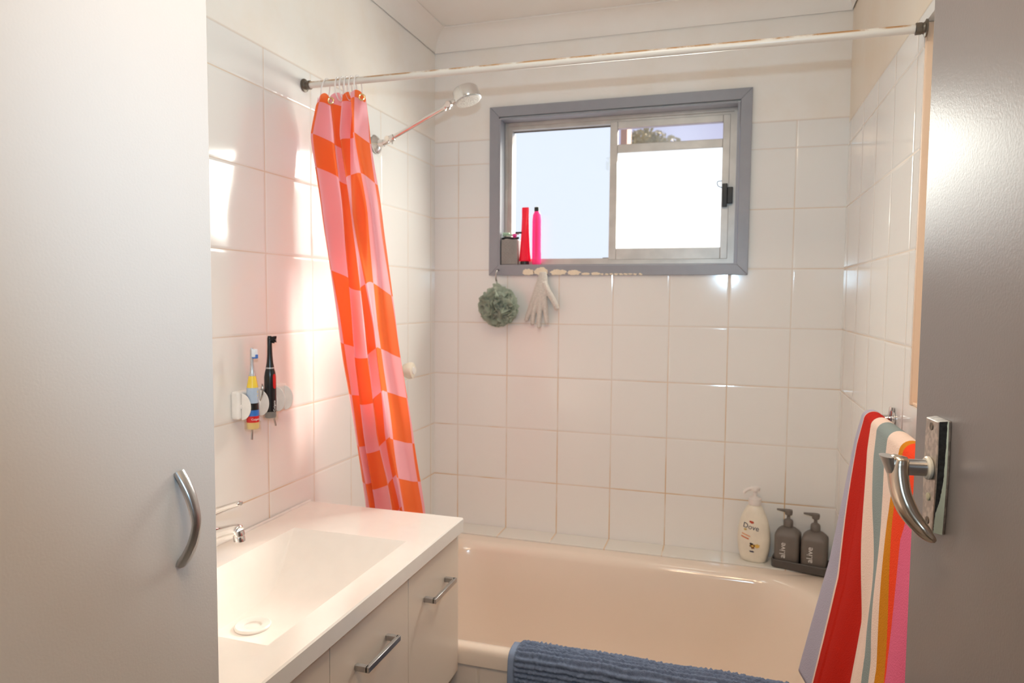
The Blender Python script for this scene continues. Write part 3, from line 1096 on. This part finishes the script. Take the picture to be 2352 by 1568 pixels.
lathe(bm, [(.012, -.034), (.034, -.032), (.0395, -.026), (.0425, .004), (.0415, .008), (.037, .009)], hc, d=hd_, n=40)
obj('head_shell', bm, M['chrome'], sh)
bm = bmesh.new()
lathe(bm, [(.0385, .0088), (.0385, .0115), (.034, .0125), (.002, .0125)], hc, d=hd_, n=40)
a_, b_ = frame_of(hd_)
for rr in (.008, .016, .024, .031):
    for k in range(int(rr * 900)):
        t = 2 * math.pi * k / int(rr * 900)
        lathe(bm, [(.0011, .0122), (.0008, .0142)], hc + a_ * rr * math.cos(t) + b_ * rr * math.sin(t), d=hd_, n=6)
obj('spray_face', bm, plain('spray_face_plastic', (.74, .72, .66), .3, var=.12, scale=150), sh)['label'] = 'pale spray face with nozzles'

# ------------------------------------------------------------------ wall tap handle
tp = thing('tap_handle', (0, -.335, 1.13), 'cream faceted tap handle on the left wall beside the curtain', 'tap')
bm = bmesh.new()
lathe(bm, [(.026, .0005), (.025, .004), (.014, .010), (.011, .030)], (0, -.335, 1.131), d=(1, 0, 0), n=24)
obj('wall_flange', bm, M['chrome'], tp)
bm = bmesh.new()
rings = []
for h, r0 in ((.026, .014), (.030, .019), (.044, .0245), (.052, .0265), (.060, .0265), (.066, .0235), (.068, .016)):
    ring = []
    for k in range(32):
        t = 2 * math.pi * k / 32
        rr = r0 * (1 + .085 * math.cos(4 * t + .5))
        ring.append(Vector((h, -.335 + rr * math.cos(t), 1.131 + rr * math.sin(t))))
    rings.append(ring)
loft(bm, rings)
obj('knob', bm, M['cream'], tp)
bm = bmesh.new()
lathe(bm, [(.013, .0682), (.012, .0705), (.003, .071)], (0, -.335, 1.131), d=(1, 0, 0), n=24)
obj('button', bm, M['white_plastic'], tp)

# ------------------------------------------------------------------ pouf on a hook, glove
hook = bmesh.new()
tube(hook, smooth_path([(.268, -.0142, 1.487), (.268, -.030, 1.489), (.268, -.043, 1.480), (.267, -.045, 1.462), (.266, -.038, 1.448), (.265, -.028, 1.447)], 22), .0030, 10)
tag(obj('cup_hook', hook, M['pin']), 'small metal hook in the lower left corner of the window frame', 'hook')

pf = thing('bath_pouf', (.283, -.062, 1.28), 'sage green net bath pouf hanging from the hook below the window', 'bath pouf')
bm = bmesh.new()
pc = Vector((.283, -.063, 1.352))
rl = random.Random(21)
bmesh.ops.create_icosphere(bm, subdivisions=5, radius=1)
for v in bm.verts:
    d = v.co.normalized()
    q = d * 1.7 + Vector((noise.noise(d * 2.1), noise.noise(d * 2.1 + Vector((5, 1, 2))), noise.noise(d * 2.1 + Vector((1, 9, 4))))) * 1.1
    a = 1 - abs(noise.noise(q * 1.5)) * 2.2
    b = 1 - abs(noise.noise(q * 3.2 + Vector((3, 3, 3)))) * 2
    r = .0400 + .022 * max(-.7, a) * .9 + .003 * max(-.6, b)
    v.co = pc + Vector((d.x * r * 1.10, d.y * r * .82, d.z * r * 1.08))
# ruffle ribbons standing out of the ball
for i in range(34):
    d = Vector((rl.gauss(0, 1), rl.gauss(-.3, .8), rl.gauss(0, 1))).normalized()
    a, b = frame_of(d, Vector((rl.random() - .5, rl.random() - .5, rl.random() - .5)).normalized())
    n_ = 16
    lo, hi = [], []
    ph, fr_ = rl.random() * 6, 1.3 + rl.random()
    ln = .085 + .06 * rl.random()
    for k in range(n_ + 1):
        s_ = (k / n_ - .5) * ln
        wob = .007 * math.sin(fr_ * 2 * math.pi * k / n_ + ph)
        base = d * (.043) + a * s_ + b * wob
        base = base.normalized() * .043
        tipp = (d * .06 + a * s_ * 1.15 + b * (wob * 3.0 + .022)).normalized() * (.067 + .006 * math.sin(ph + k * 1.9) * rl.random() + .003 * rl.random())
        for lst, q in ((lo, base), (hi, tipp)):
            lst.append(bm.verts.new(pc + Vector((q.x * 1.10, q.y * .82, q.z * 1.08))))
    for k in range(n_):
        bm.faces.new((lo[k], lo[k + 1], hi[k + 1], hi[k]))
obj('net_ruffles', bm, M['net'], pf, sharp=180)
bm = bmesh.new()
tube(bm, smooth_path([(.278, -.060, 1.402), (.272, -.048, 1.425), (.268, -.0405, 1.4445), (.275, -.042, 1.425), (.284, -.062, 1.402)], 24), .0022, 8)
obj('cord', bm, M['net'], pf)
bm = bmesh.new()
for s_ in (-1, 1):
    n_ = 10
    lo, hi = [], []
    for k in range(n_ + 1):
        t = k / n_
        lo.append(bm.verts.new((.262 + .030 * t, -.052 + s_ * .006, 1.400 + .020 * math.sin(3 * t))))
        hi.append(bm.verts.new((.250 + .045 * t, -.046 + s_ * .012, 1.424 + .014 * math.sin(4 * t + s_))))
    for k in range(n_):
        bm.faces.new((lo[k], lo[k + 1], hi[k + 1], hi[k]))
obj('top_tuft', bm, M['net'], pf, sharp=180)

gl = bmesh.new()
gy = -.024
PATHS = [([(.441, -.0175, 1.480), (.441, -.019, 1.466), (.440, -.021, 1.450), (.437, -.023, 1.425), (.433, -.023, 1.398), (.431, -.023, 1.372), (.430, -.023, 1.360)], [.0130, .0170, .0205, .0255, .0300, .0305, .0270], (1, .46), 0),
         ([(.416, gy, 1.400), (.402, gy - .001, 1.362), (.389, gy - .003, 1.325), (.381, gy - .002, 1.304)], [.0115, .0104, .0092, .0082], (1, .92), 1),
         ([(.421, gy - .002, 1.385), (.413, gy - .004, 1.348), (.4075, gy - .006, 1.312), (.4055, gy - .004, 1.292)], [.0115, .0102, .0092, .0084], (1, .92), 1),
         ([(.434, gy - .003, 1.385), (.433, gy - .006, 1.342), (.4315, gy - .008, 1.302), (.431, gy - .006, 1.281)], [.0115, .0104, .0094, .0086], (1, .92), 1),
         ([(.449, gy - .002, 1.390), (.454, gy - .004, 1.348), (.458, gy - .005, 1.315), (.460, gy - .004, 1.296)], [.0115, .0102, .0092, .0084], (1, .92), 1),
         ([(.447, gy, 1.440), (.462, gy - .003, 1.412), (.480, gy - .007, 1.384), (.494, gy - .009, 1.358), (.498, gy - .009, 1.348)], [.0115, .0112, .0106, .0098, .0088], (1, .9), 1)]
for P, r_, fl, ball in PATHS:
    n_ = 18
    Q = smooth_path(P, n_)
    rs = [interp(list(range(len(r_))), r_, i / n_ * (len(r_) - 1)) for i in range(n_ + 1)]
    tube(gl, Q, rs, 14, flat=fl, up=Vector((0, 1, 0)))
    if ball:
        bmesh.ops.create_icosphere(gl, subdivisions=2, radius=rs[-1], matrix=Matrix.Translation(Q[-1]))
go = obj('exfoliating_glove', gl, M['glove'], sharp=180)
tag(go, 'beige knitted glove hanging by its cuff below the window', 'glove')
rm = go.modifiers.new('remesh', 'REMESH')
rm.mode = 'VOXEL'
rm.voxel_size = .0016
rm.use_smooth_shade = True
smo = go.modifiers.new('smooth', 'SMOOTH')
smo.iterations = 3
smo.factor = .5

# ------------------------------------------------------------------ things on the window sill
SILL = 1.5085
bx = thing('storage_tin', (.305, .016, SILL), 'small grey embossed box in the left corner of the sill', 'box')
obj('tin_body', B((.274, .338, -.008, .038, SILL, SILL + .094)), M['box_grey'], bx, bevel=.003)
bm = bmesh.new()
for i in range(4):
    for k in range(6):
        torus(bm, (.284 + i * .0145 + (k % 2) * .004, -.0082, SILL + .012 + k * .0145), .0055, .0055, .0007, Vector((1, 0, 0)), Vector((0, 0, 1)), 14, 5)
obj('embossed_rings', bm, M['box_grey'], bx)
bm = bmesh.new()
tube(bm, smooth_path([(.2735, .010, SILL + .098), (.290, .004, SILL + .1015), (.320, .004, SILL + .0985), (.338, .012, SILL + .1005)], 14), .0045, 10)
obj('dark_liner', bm, M['black'], bx)


def razor(nm, lab, pts, m1, m2, head):
    t = thing(nm, pts[0], lab, 'razor')
    bm = bmesh.new()
    tube(bm, smooth_path(pts, 14), .0034, 10)
    obj('handle', bm, m1, t)
    bm = bmesh.new()
    x_, y_, z_ = head
    box(bm, x_ - .013, x_ + .013, y_ - .004, y_ + .004, z_ - .0035, z_ + .0035)
    obj('razor_head', bm, m2, t, bevel=.0015)


razor('razor', 'mint green razor lying on top of the grey box', [(.276, .010, SILL + .1100), (.292, .008, SILL + .113), (.315, .010, SILL + .1125)], M['mint'], M['mint'], (.289, .008, SILL + .1175))
razor('razor', 'white and pink razor lying across the grey box', [(.296, .018, SILL + .1075), (.318, .014, SILL + .114), (.340, .012, SILL + .1165)], M['white_plastic'], M['black'], (.337, .012, SILL + .1200))
bm = bmesh.new()
lathe(bm, [(.001, 0), (.007, .004), (.0095, .010), (.006, .016), (.001, .017)], (.3225, .002, SILL + .0995), d=(.2, -.1, 1), n=14)
tag(obj('scrunchie', bm, M['lilac_pink']), 'hot pink knob on top of the grey box', 'hair tie')

rb = thing('squeeze_bottle', (.360, .018, SILL), 'red squeeze bottle standing on its black cap on the sill', 'bottle')
bm = bmesh.new()
lathe(bm, [(.0165, 0), (.017, .002), (.017, .011), (.0160, .013)], (.360, .018, SILL), n=28)
obj('cap', bm, M['black'], rb)
bm = bmesh.new()
rings = []
for h, a, b in ((.0132, .0205, .017), (.016, .0225, .0185), (.030, .0215, .0178), (.06, .0192, .016), (.11, .0160, .0125), (.15, .0142, .0085), (.185, .0134, .0052), (.20, .0138, .0040), (.212, .0136, .0032), (.2145, .0118, .0024)):
    rings.append([Vector((.361 + a * math.cos(t), .018 + b * math.sin(t), SILL + h)) for t in [2 * math.pi * k / 28 for k in range(28)]])
loft(bm, rings)
obj('bottle_body', bm, M['red_clear'], rb)

pb_ = thing('clear_bottle', (.4055, .020, SILL), 'tall clear pink bottle with a black top on the sill', 'bottle')
bm = bmesh.new()
lathe(bm, [(.0155, 0), (.0168, .002), (.0170, .02), (.0172, .10), (.0170, .165), (.0150, .185), (.0100, .196), (.0085, .198)], (.4055, .020, SILL), n=30)
obj('bottle_body', bm, M['pink_clear'], pb_)
bm = bmesh.new()
lathe(bm, [(.0060, .004), (.0062, .10), (.0055, .17), (.003, .19)], (.4055, .020, SILL), n=16)
obj('inner_liquid', bm, M['lilac_pink'], pb_)
bm = bmesh.new()
lathe(bm, [(.0086, .1982), (.0090, .206), (.0085, .214), (.005, .216)], (.404, .020, SILL), n=18)
obj('cap', bm, M['black'], pb_)

# ------------------------------------------------------------------ pump bottles at the bath corner
LZ = .5003
dv = thing('pump_bottle', (1.200, -.056, LZ), 'cream pump bottle of body wash on the ledge', 'pump bottle')
DC = Vector((1.200, -.056, 0))
DR = R(-14)
prof = [(.036, 0), (.040, .003), (.0435, .010), (.0500, .035), (.0535, .062), (.0540, .085), (.0515, .112), (.0450, .142), (.0355, .166), (.0270, .182), (.0215, .190), (.0195, .193)]
DEPTH = [(0, .60), (.1, .60), (.16, .66), (.19, .95)]
dp = lambda h: interp([d[0] for d in DEPTH], [d[1] for d in DEPTH], h)
ca, sa = math.cos(DR), math.sin(DR)


def dove_pt(r, t, h, off=0.0):
    a, b = (r + off) * math.cos(t), (r * dp(h) + off) * math.sin(t)
    return Vector((DC.x + a * ca - b * sa, DC.y + a * sa + b * ca, LZ + h))


bm = bmesh.new()
loft(bm, [[dove_pt(r, 2 * math.pi * k / 40, h) for k in range(40)] for r, h in prof])
obj('bottle_body', bm, M['bottle_cream'], dv, sharp=60)
bm = bmesh.new()
lathe(bm, [(.0205, .1935), (.0212, .197), (.0205, .214), (.0150, .218), (.0070, .220), (.0062, .238), (.0085, .240)], (DC.x, DC.y, LZ), n=28)
obj('collar', bm, M['pump_white'], dv)
bm = bmesh.new()
lathe(bm, [(.0100, .2403), (.0150, .2415), (.0165, .247), (.0150, .252), (.008, .2535)], (DC.x, DC.y, LZ), n=24)
tube(bm, smooth_path([(DC.x - .008, DC.y - .001, LZ + .247), (DC.x - .022, DC.y - .004, LZ + .245), (DC.x - .033, DC.y - .007, LZ + .236), (DC.x - .035, DC.y - .007, LZ + .231)], 12), [.0062, .006, .0058, .0056, .0054, .0052, .005, .005, .0048, .0046, .0045, .0045, .0044], 12)
obj('pump_head', bm, M['pump_white'], dv)
prx, prz = [p[0] for p in prof], [p[1] for p in prof]


def on_dove(u0, h0, rot=0.0):
    def f(u, v, hh):
        uu = u0 + u * math.cos(rot) - v * math.sin(rot)
        h = h0 + u * math.sin(rot) + v * math.cos(rot)
        r = interp(prz, prx, h)
        # angle on the ellipse whose local x equals uu
        t = -math.acos(max(-1, min(1, uu / r)))
        return dove_pt(r, t, h, .0005 + hh)
    return f


obj('lettering', text_bm('Dove', .024, on_dove(-.004, .122, R(-8))), M['navy'], dv, smooth=False)
bm = bmesh.new()
blob(bm, (0, 0), (.0075, .0045), 14, on_dove(-.001, .139, R(-12)), .25, 4)
obj('bird_mark', bm, M['red_ink'], dv, smooth=False)
bm = bmesh.new()
blob(bm, (0, 0), (.004, .004), 12, on_dove(-.022, .112), .25, 6)
obj('gold_dot', bm, M['gold_ink'], dv, smooth=False)


def strip(u0, u1, v, h, rot=R(-13)):
    bm = bmesh.new()
    n_ = 10
    f = on_dove(-.022, .088, rot)
    lo = [bm.verts.new(f(u0 + (u1 - u0) * k / n_, v - h / 2, .0002)) for k in range(n_ + 1)]
    hi = [bm.verts.new(f(u0 + (u1 - u0) * k / n_, v + h / 2, .0002)) for k in range(n_ + 1)]
    for k in range(n_):
        bm.faces.new((lo[k], lo[k + 1], hi[k + 1], hi[k]))
    return bm


obj('print_line', strip(-.013, .016, .006, .0045), plain('pale_orange_ink', (.80, .42, .24), .5), dv, smooth=False)
obj('print_line', strip(-.013, .014, -.004, .0045), M['orange_ink'], dv, smooth=False)
for nm, u, h, r_, mt, sd_ in (('nut_picture', .003, .058, (.0085, .008), 'brown_ink', 1), ('nut_black_print', -.001, .0665, (.0050, .003), 'dark_ink', 2), ('nut_kernel', .003, .060, (.0042, .0030), 'yellow_ink', 3), ('flower_picture', .017, .061, (.0075, .007), 'yellow_ink', 8), ('small_print', .001, .040, (.0075, .0028), 'navy', 9)):  # printed nut picture: brown, black and yellow blobs
    bm = bmesh.new()
    blob(bm, (0, 0), r_, 14, (lambda g: (lambda a, b, c: g(a, b, c + (.0004 if nm in ('nut_kernel', 'nut_black_print') else 0))))(on_dove(u, h)), .3, sd_)
    obj(nm, bm, M[mt], dv, smooth=False)

TR = R(-13)
tray_c = Vector((1.347, -.078, 0))
ct, st_ = math.cos(TR), math.sin(TR)
tw = lambda u, v, z: Vector((tray_c.x + u * ct - v * st_, tray_c.y + u * st_ + v * ct, z))


def rsec(hx, hy, r, z, off=(0, 0), k=6):
    return [tw(p.x + off[0], p.y + off[1], z) for p in rrect(-hx, hx, -hy, hy, r, z, k)]


bm = bmesh.new()
loft(bm, [rsec(.084, .040, .014, LZ), rsec(.087, .043, .016, LZ + .003), rsec(.088, .044, .016, LZ + .026), rsec(.0865, .0425, .015, LZ + .028), rsec(.083, .039, .013, LZ + .0275), rsec(.083, .039, .013, LZ + .006)])
tag(obj('bottle_tray', bm, M['tray'], bevel=0), 'dark grey tray holding two grey pump bottles', 'tray')
labs = ['left of two charcoal pump bottles in the grey tray', 'right charcoal pump bottle in the grey tray, next to the towel']
for i, ux in enumerate((-.0415, .0415)):
    b0 = LZ + .0063
    c = tw(ux, 0, b0)
    t = thing('pump_bottle', c, labs[i], 'pump bottle', 'charcoal pump bottles in the tray')
    bm = bmesh.new()
    o_ = (ux, 0)
    hw = .0385
    loft(bm, [rsec(hw - .004, .033, .010, b0, o_), rsec(hw, .037, .013, b0 + .004, o_), rsec(hw, .037, .013, b0 + .098, o_), rsec(hw - .001, .036, .014, b0 + .105, o_), rsec(hw - .006, .031, .016, b0 + .113, o_), rsec(hw - .015, .024, .014, b0 + .121, o_), rsec(hw - .023, .0145, .0135, b0 + .126, o_)])
    obj('bottle_body', bm, M['charcoal'], t, sharp=50)
    bm = bmesh.new()
    lathe(bm, [(.0150, .1265), (.0155, .129), (.0150, .144), (.0125, .149), (.0060, .153), (.0050, .162)], (c.x, c.y, b0), n=24)
    obj('collar', bm, M['charcoal'], t)
    bm = bmesh.new()
    lathe(bm, [(.0055, .1625), (.0110, .166), (.0125, .175), (.0115, .182), (.004, .184)], (c.x, c.y, b0), n=20)
    tube(bm, smooth_path([tw(ux - .006, 0, b0 + .178), tw(ux - .022, -.004, b0 + .1795), tw(ux - .036, -.008, b0 + .181)], 8), [.0068, .0062, .0056, .005, .0044, .004, .0036, .0032, .0028], 10)
    obj('pump_head', bm, M['charcoal'], t)
    f = lambda u, v, h: tw(ux - .010 - v, -.0374 - h, b0 + .055 + u)
    obj('lettering', text_bm('al.ive', .026, f), M['lettering_white'], t, smooth=False)

# ------------------------------------------------------------------ towel rail and towel
tr_ = thing('towel_rail', (1.42, -1.05, 1.10), 'chrome towel rail on the right wall', 'towel rail')
BX, BZ = 1.408, 1.120
bm = bmesh.new()
tube(bm, [(BX, -.782, BZ), (BX, -1.36, BZ)], .0075, 18)
obj('bar', bm, M['chrome'], tr_)
for yy in (-.786, -1.352):
    bm = bmesh.new()
    lathe(bm, [(.0185, .0005), (.0185, .003), (.0110, .006), (.0085, .010), (.0085, .0385)], (XW, yy, BZ), d=(-1, 0, 0), n=24)
    tube(bm, [(XW - .004, yy, BZ - .026), (XW - .006, yy, BZ), (XW - .004, yy, BZ + .026)], [.006, .0085, .006], 12)
    obj('bracket', bm, M['chrome'], tr_)

bm = bmesh.new()
uvl = bm.loops.layers.uv.new('UVMap')
NY, NT_ = 120, 110
rowt = []
CAN = [0, .1, .2, .3, .4, .5, .6, .7, 1.0]
BT = [0, .2, .57, 1.0]
BB = [[0, .05, .18, .28, .44, .60, .64, .84, 1], [0, .08, .27, .39, .51, .63, .69, .77, 1], [0, .14, .44, .64, .695, .74, .825, .827, 1], [0, .155, .46, .757, .79, .792, .915, .917, 1]]
yA, yB = -.797, -1.400
rows = []
for i in range(NY + 1):
    s_ = i / NY
    y_ = yA + (yB - yA) * s_
    bot = .515 if s_ < .22 else .50
    path = []
    # wall side, bottom to top
    for k in range(18):
        t = k / 17
        path.append((BX + .0145 + .006 * (1 - t), .80 + (BZ - .80) * t, 0))
    for k in range(1, 12):
        a = math.pi * k / 12
        path.append((BX + .0145 * math.cos(a), BZ + .0145 * math.sin(a), 0))
    m_ = NT_ - len(path)
    for k in range(m_ + 1):
        t = k / m_
        z_ = BZ - (BZ - bot) * t
        # flare into the room as it hangs
        fl = interp([0, .08, .55, 1.0], [.0, .010, .046, .099], t) * (1 - .28 * s_)
        fold = t ** .8 * (.010 * math.sin(s_ * 9.5 + .8) + .006 * math.sin(s_ * 21 + 2 * t))
        path.append((BX - .0145 - fl - fold, z_, t))
    row = []
    rowt.append([q[2] for q in path])
    for (x_, z_, t) in path:
        dy = -.035 * t * (s_ - .1) * 1.0
        row.append(Vector((x_, y_ + dy, z_ + .0015 * noise.noise(Vector((y_ * 30, z_ * 30, 0))))))
    rows.append(row)
vs = [[bm.verts.new(p) for p in r] for r in rows]
for i in range(NY):
    for k in range(len(rows[0]) - 1):
        f = bm.faces.new((vs[i][k], vs[i + 1][k], vs[i + 1][k + 1], vs[i][k + 1]))
        for lp, (ii, kk) in zip(f.loops, ((i, k), (i + 1, k), (i + 1, k + 1), (i, k + 1))):
            bnd = [interp(BT, [q[m] for q in BB], rowt[ii][kk]) for m in range(9)]
            lp[uvl].uv = (interp(bnd, CAN, ii / NY), .5)
tw_o = obj('striped_towel', bm, M['towel'], sharp=180)
tag(tw_o, 'striped red, cream, teal and pink bath towel hanging on the chrome rail', 'towel')
sd = tw_o.modifiers.new('solid', 'SOLIDIFY')
sd.thickness = .006
sd.offset = 1

# ------------------------------------------------------------------ the grey door and its lever handle
TH = R(6)
P0 = Vector((1.3434, -1.45, 0))
DL = Vector((math.sin(TH), -math.cos(TH), 0))       # along the leaf, towards the hinges
DN = Vector((-math.cos(TH), -math.sin(TH), 0))      # out of the visible face
D = lambda l_, n_, z_: P0 + DL * l_ + DN * n_ + Vector((0, 0, z_))
door = thing('door_1', D(.40, -.017, .006), 'grey painted door standing open at the right edge', 'door')
door['kind'] = 'structure'


def dbox(l0, l1, n0, n1, z0, z1):
    bm = bmesh.new()
    vs_ = box(bm, l0, l1, n0, n1, z0, z1)
    for v in bm.verts:
        v.co = D(*v.co)
    return bm


leaf = obj('door_leaf', dbox(0, .82, -.028, 0, .006, 2.06), M['door_grey'], door, bevel=.0015)
# handle plate: barrel-shaped, bevelled sides
zt, zb_ = 1.2365, 1.1005


def plate_ring(n_, grow):
    out = []
    ts = [k / 14 for k in range(15)]
    hw = lambda t: (.0155 + .0042 * math.sin(math.pi * (.15 + .8 * t)) - .0022 * t) + grow
    zz = lambda t: zt + grow * .5 - (zt - zb_ + grow) * t
    lc_ = lambda t: .0905 - .001 * t
    for t in ts:
        out.append(D(lc_(t) + hw(t), n_, zz(t)))
    for t in ts[::-1]:
        out.append(D(lc_(t) - hw(t), n_, zz(t)))
    return out


bm = bmesh.new()
loft(bm, [plate_ring(.0003, .0040), plate_ring(.003, .0040), plate_ring(.0125, .0012), plate_ring(.0138, 0)])
for f in bm.faces:
    pass
plate = obj('handle_plate', bm, M['plate'], door, bevel=.0006, sharp=25)
plate['label'] = 'worn chrome handle plate'
# black chrome on the hinge-side bevel, and remains of pale green paint on it
for nm, mt, w0, w1 in (('black_side', 'plate_black', 0.0, 1.0), ('old_paint', 'mint_paint', .62, 1.0)):
    bm = bmesh.new()
    ra, rb_ = plate_ring(.003, .0040)[:15], plate_ring(.0125, .0012)[:15]
    lo, hi = [], []
    rnd = random.Random(2)
    N_ = 70
    for k in range(N_ + 1):
        t = k / N_ * 14
        i = min(int(t), 13)
        a = rb_[i].lerp(rb_[i + 1], t - i)
        b = ra[i].lerp(ra[i + 1], t - i)
        outw = DL * .00045 + DN * .00015
        if nm == 'old_paint':
            q = 1 - k / N_
            e = interp([0, .18, .30, .5, 1], [.04, .10, .45, .70, .86], q) + .05 * (rnd.random() - .5)
            outw = outw * 2
        else:
            e = .02
        lo.append(bm.verts.new(a.lerp(b, e) + outw))
        hi.append(bm.verts.new(b + outw))
    for k in range(N_):
        bm.faces.new((lo[k], lo[k + 1], hi[k + 1], hi[k]))
    obj(nm, bm, M[mt], plate, smooth=False)
for zz in (1.2285, 1.1108):
    bm = bmesh.new()
    lathe(bm, [(.0048, .0001), (.0048, .0008), (.0030, .0010), (.001, .0004)], D(.0905, .0138, zz), d=DN, n=18)
    obj('screw', bm, M['rod_dark'], plate)
bm = bmesh.new()
lathe(bm, [(.0050, .0001), (.0050, .0012), (.0035, .0018), (.001, .0020)], D(.0905, .0138, 1.1405), d=DN, n=18, sx=1, sy=1)
obj('snib_button', bm, plain('ivory_plastic', (.62, .60, .42), .4), plate)['label'] = 'ivory snib button'
sc_ = Vector(D(.0915, .0138, 1.1765))
bm = bmesh.new()
lathe(bm, [(.0135, .0002), (.0145, .0015), (.0145, .0040), (.0125, .0058), (.0095, .0060)], sc_, d=DN, n=30)
obj('collar', bm, M['cream'], plate)['label'] = 'cream plastic collar'
bm = bmesh.new()
lathe(bm, [(.0102, .0055), (.0102, .0300), (.0095, .0305)], sc_, d=DN, n=30)
obj('spindle', bm, M['steel'], door)
# curved lever: drops and curls back towards the door
bm = bmesh.new()
LP = smooth_path([D(.0915, .0480, 1.1905), D(.0930, .0505, 1.1770), D(.0975, .0510, 1.1620), D(.1040, .0490, 1.1440), D(.1115, .0435, 1.1270), D(.1205, .0350, 1.1130), D(.1300, .0270, 1.1035), D(.1370, .0215, 1.0995)], 44)
lr = [interp([0, .04, .12, .3, .55, .8, .96, 1], [.0100, .0150, .0165, .0160, .0155, .0112, .0058, .0034], i / 44) for i in range(45)]
tube(bm, LP, lr, 22, flat=(.95, .72), up=DN)
lv = obj('lever', bm, M['lever'], door, sharp=70)
lv['label'] = 'worn curved lever handle'
bm = bmesh.new()
# flared flat cap on the outer end of the lever
rings = []
for k in range(9):
    t = k / 8
    c = D(.0905 + .004 * t, .0545 + .0085 * (1 - t) ** 1.1, 1.1895 - .040 * t)
    hw, hn = .0150 - .0065 * t, .0075 * (1 - t) + .0012
    rings.append([c + DL * hw * math.cos(a) + DN * hn * math.sin(a) for a in [2 * math.pi * q / 16 for q in range(16)]])
loft(bm, rings)
obj('lever_cap', bm, M['steel'], lv, sharp=60)
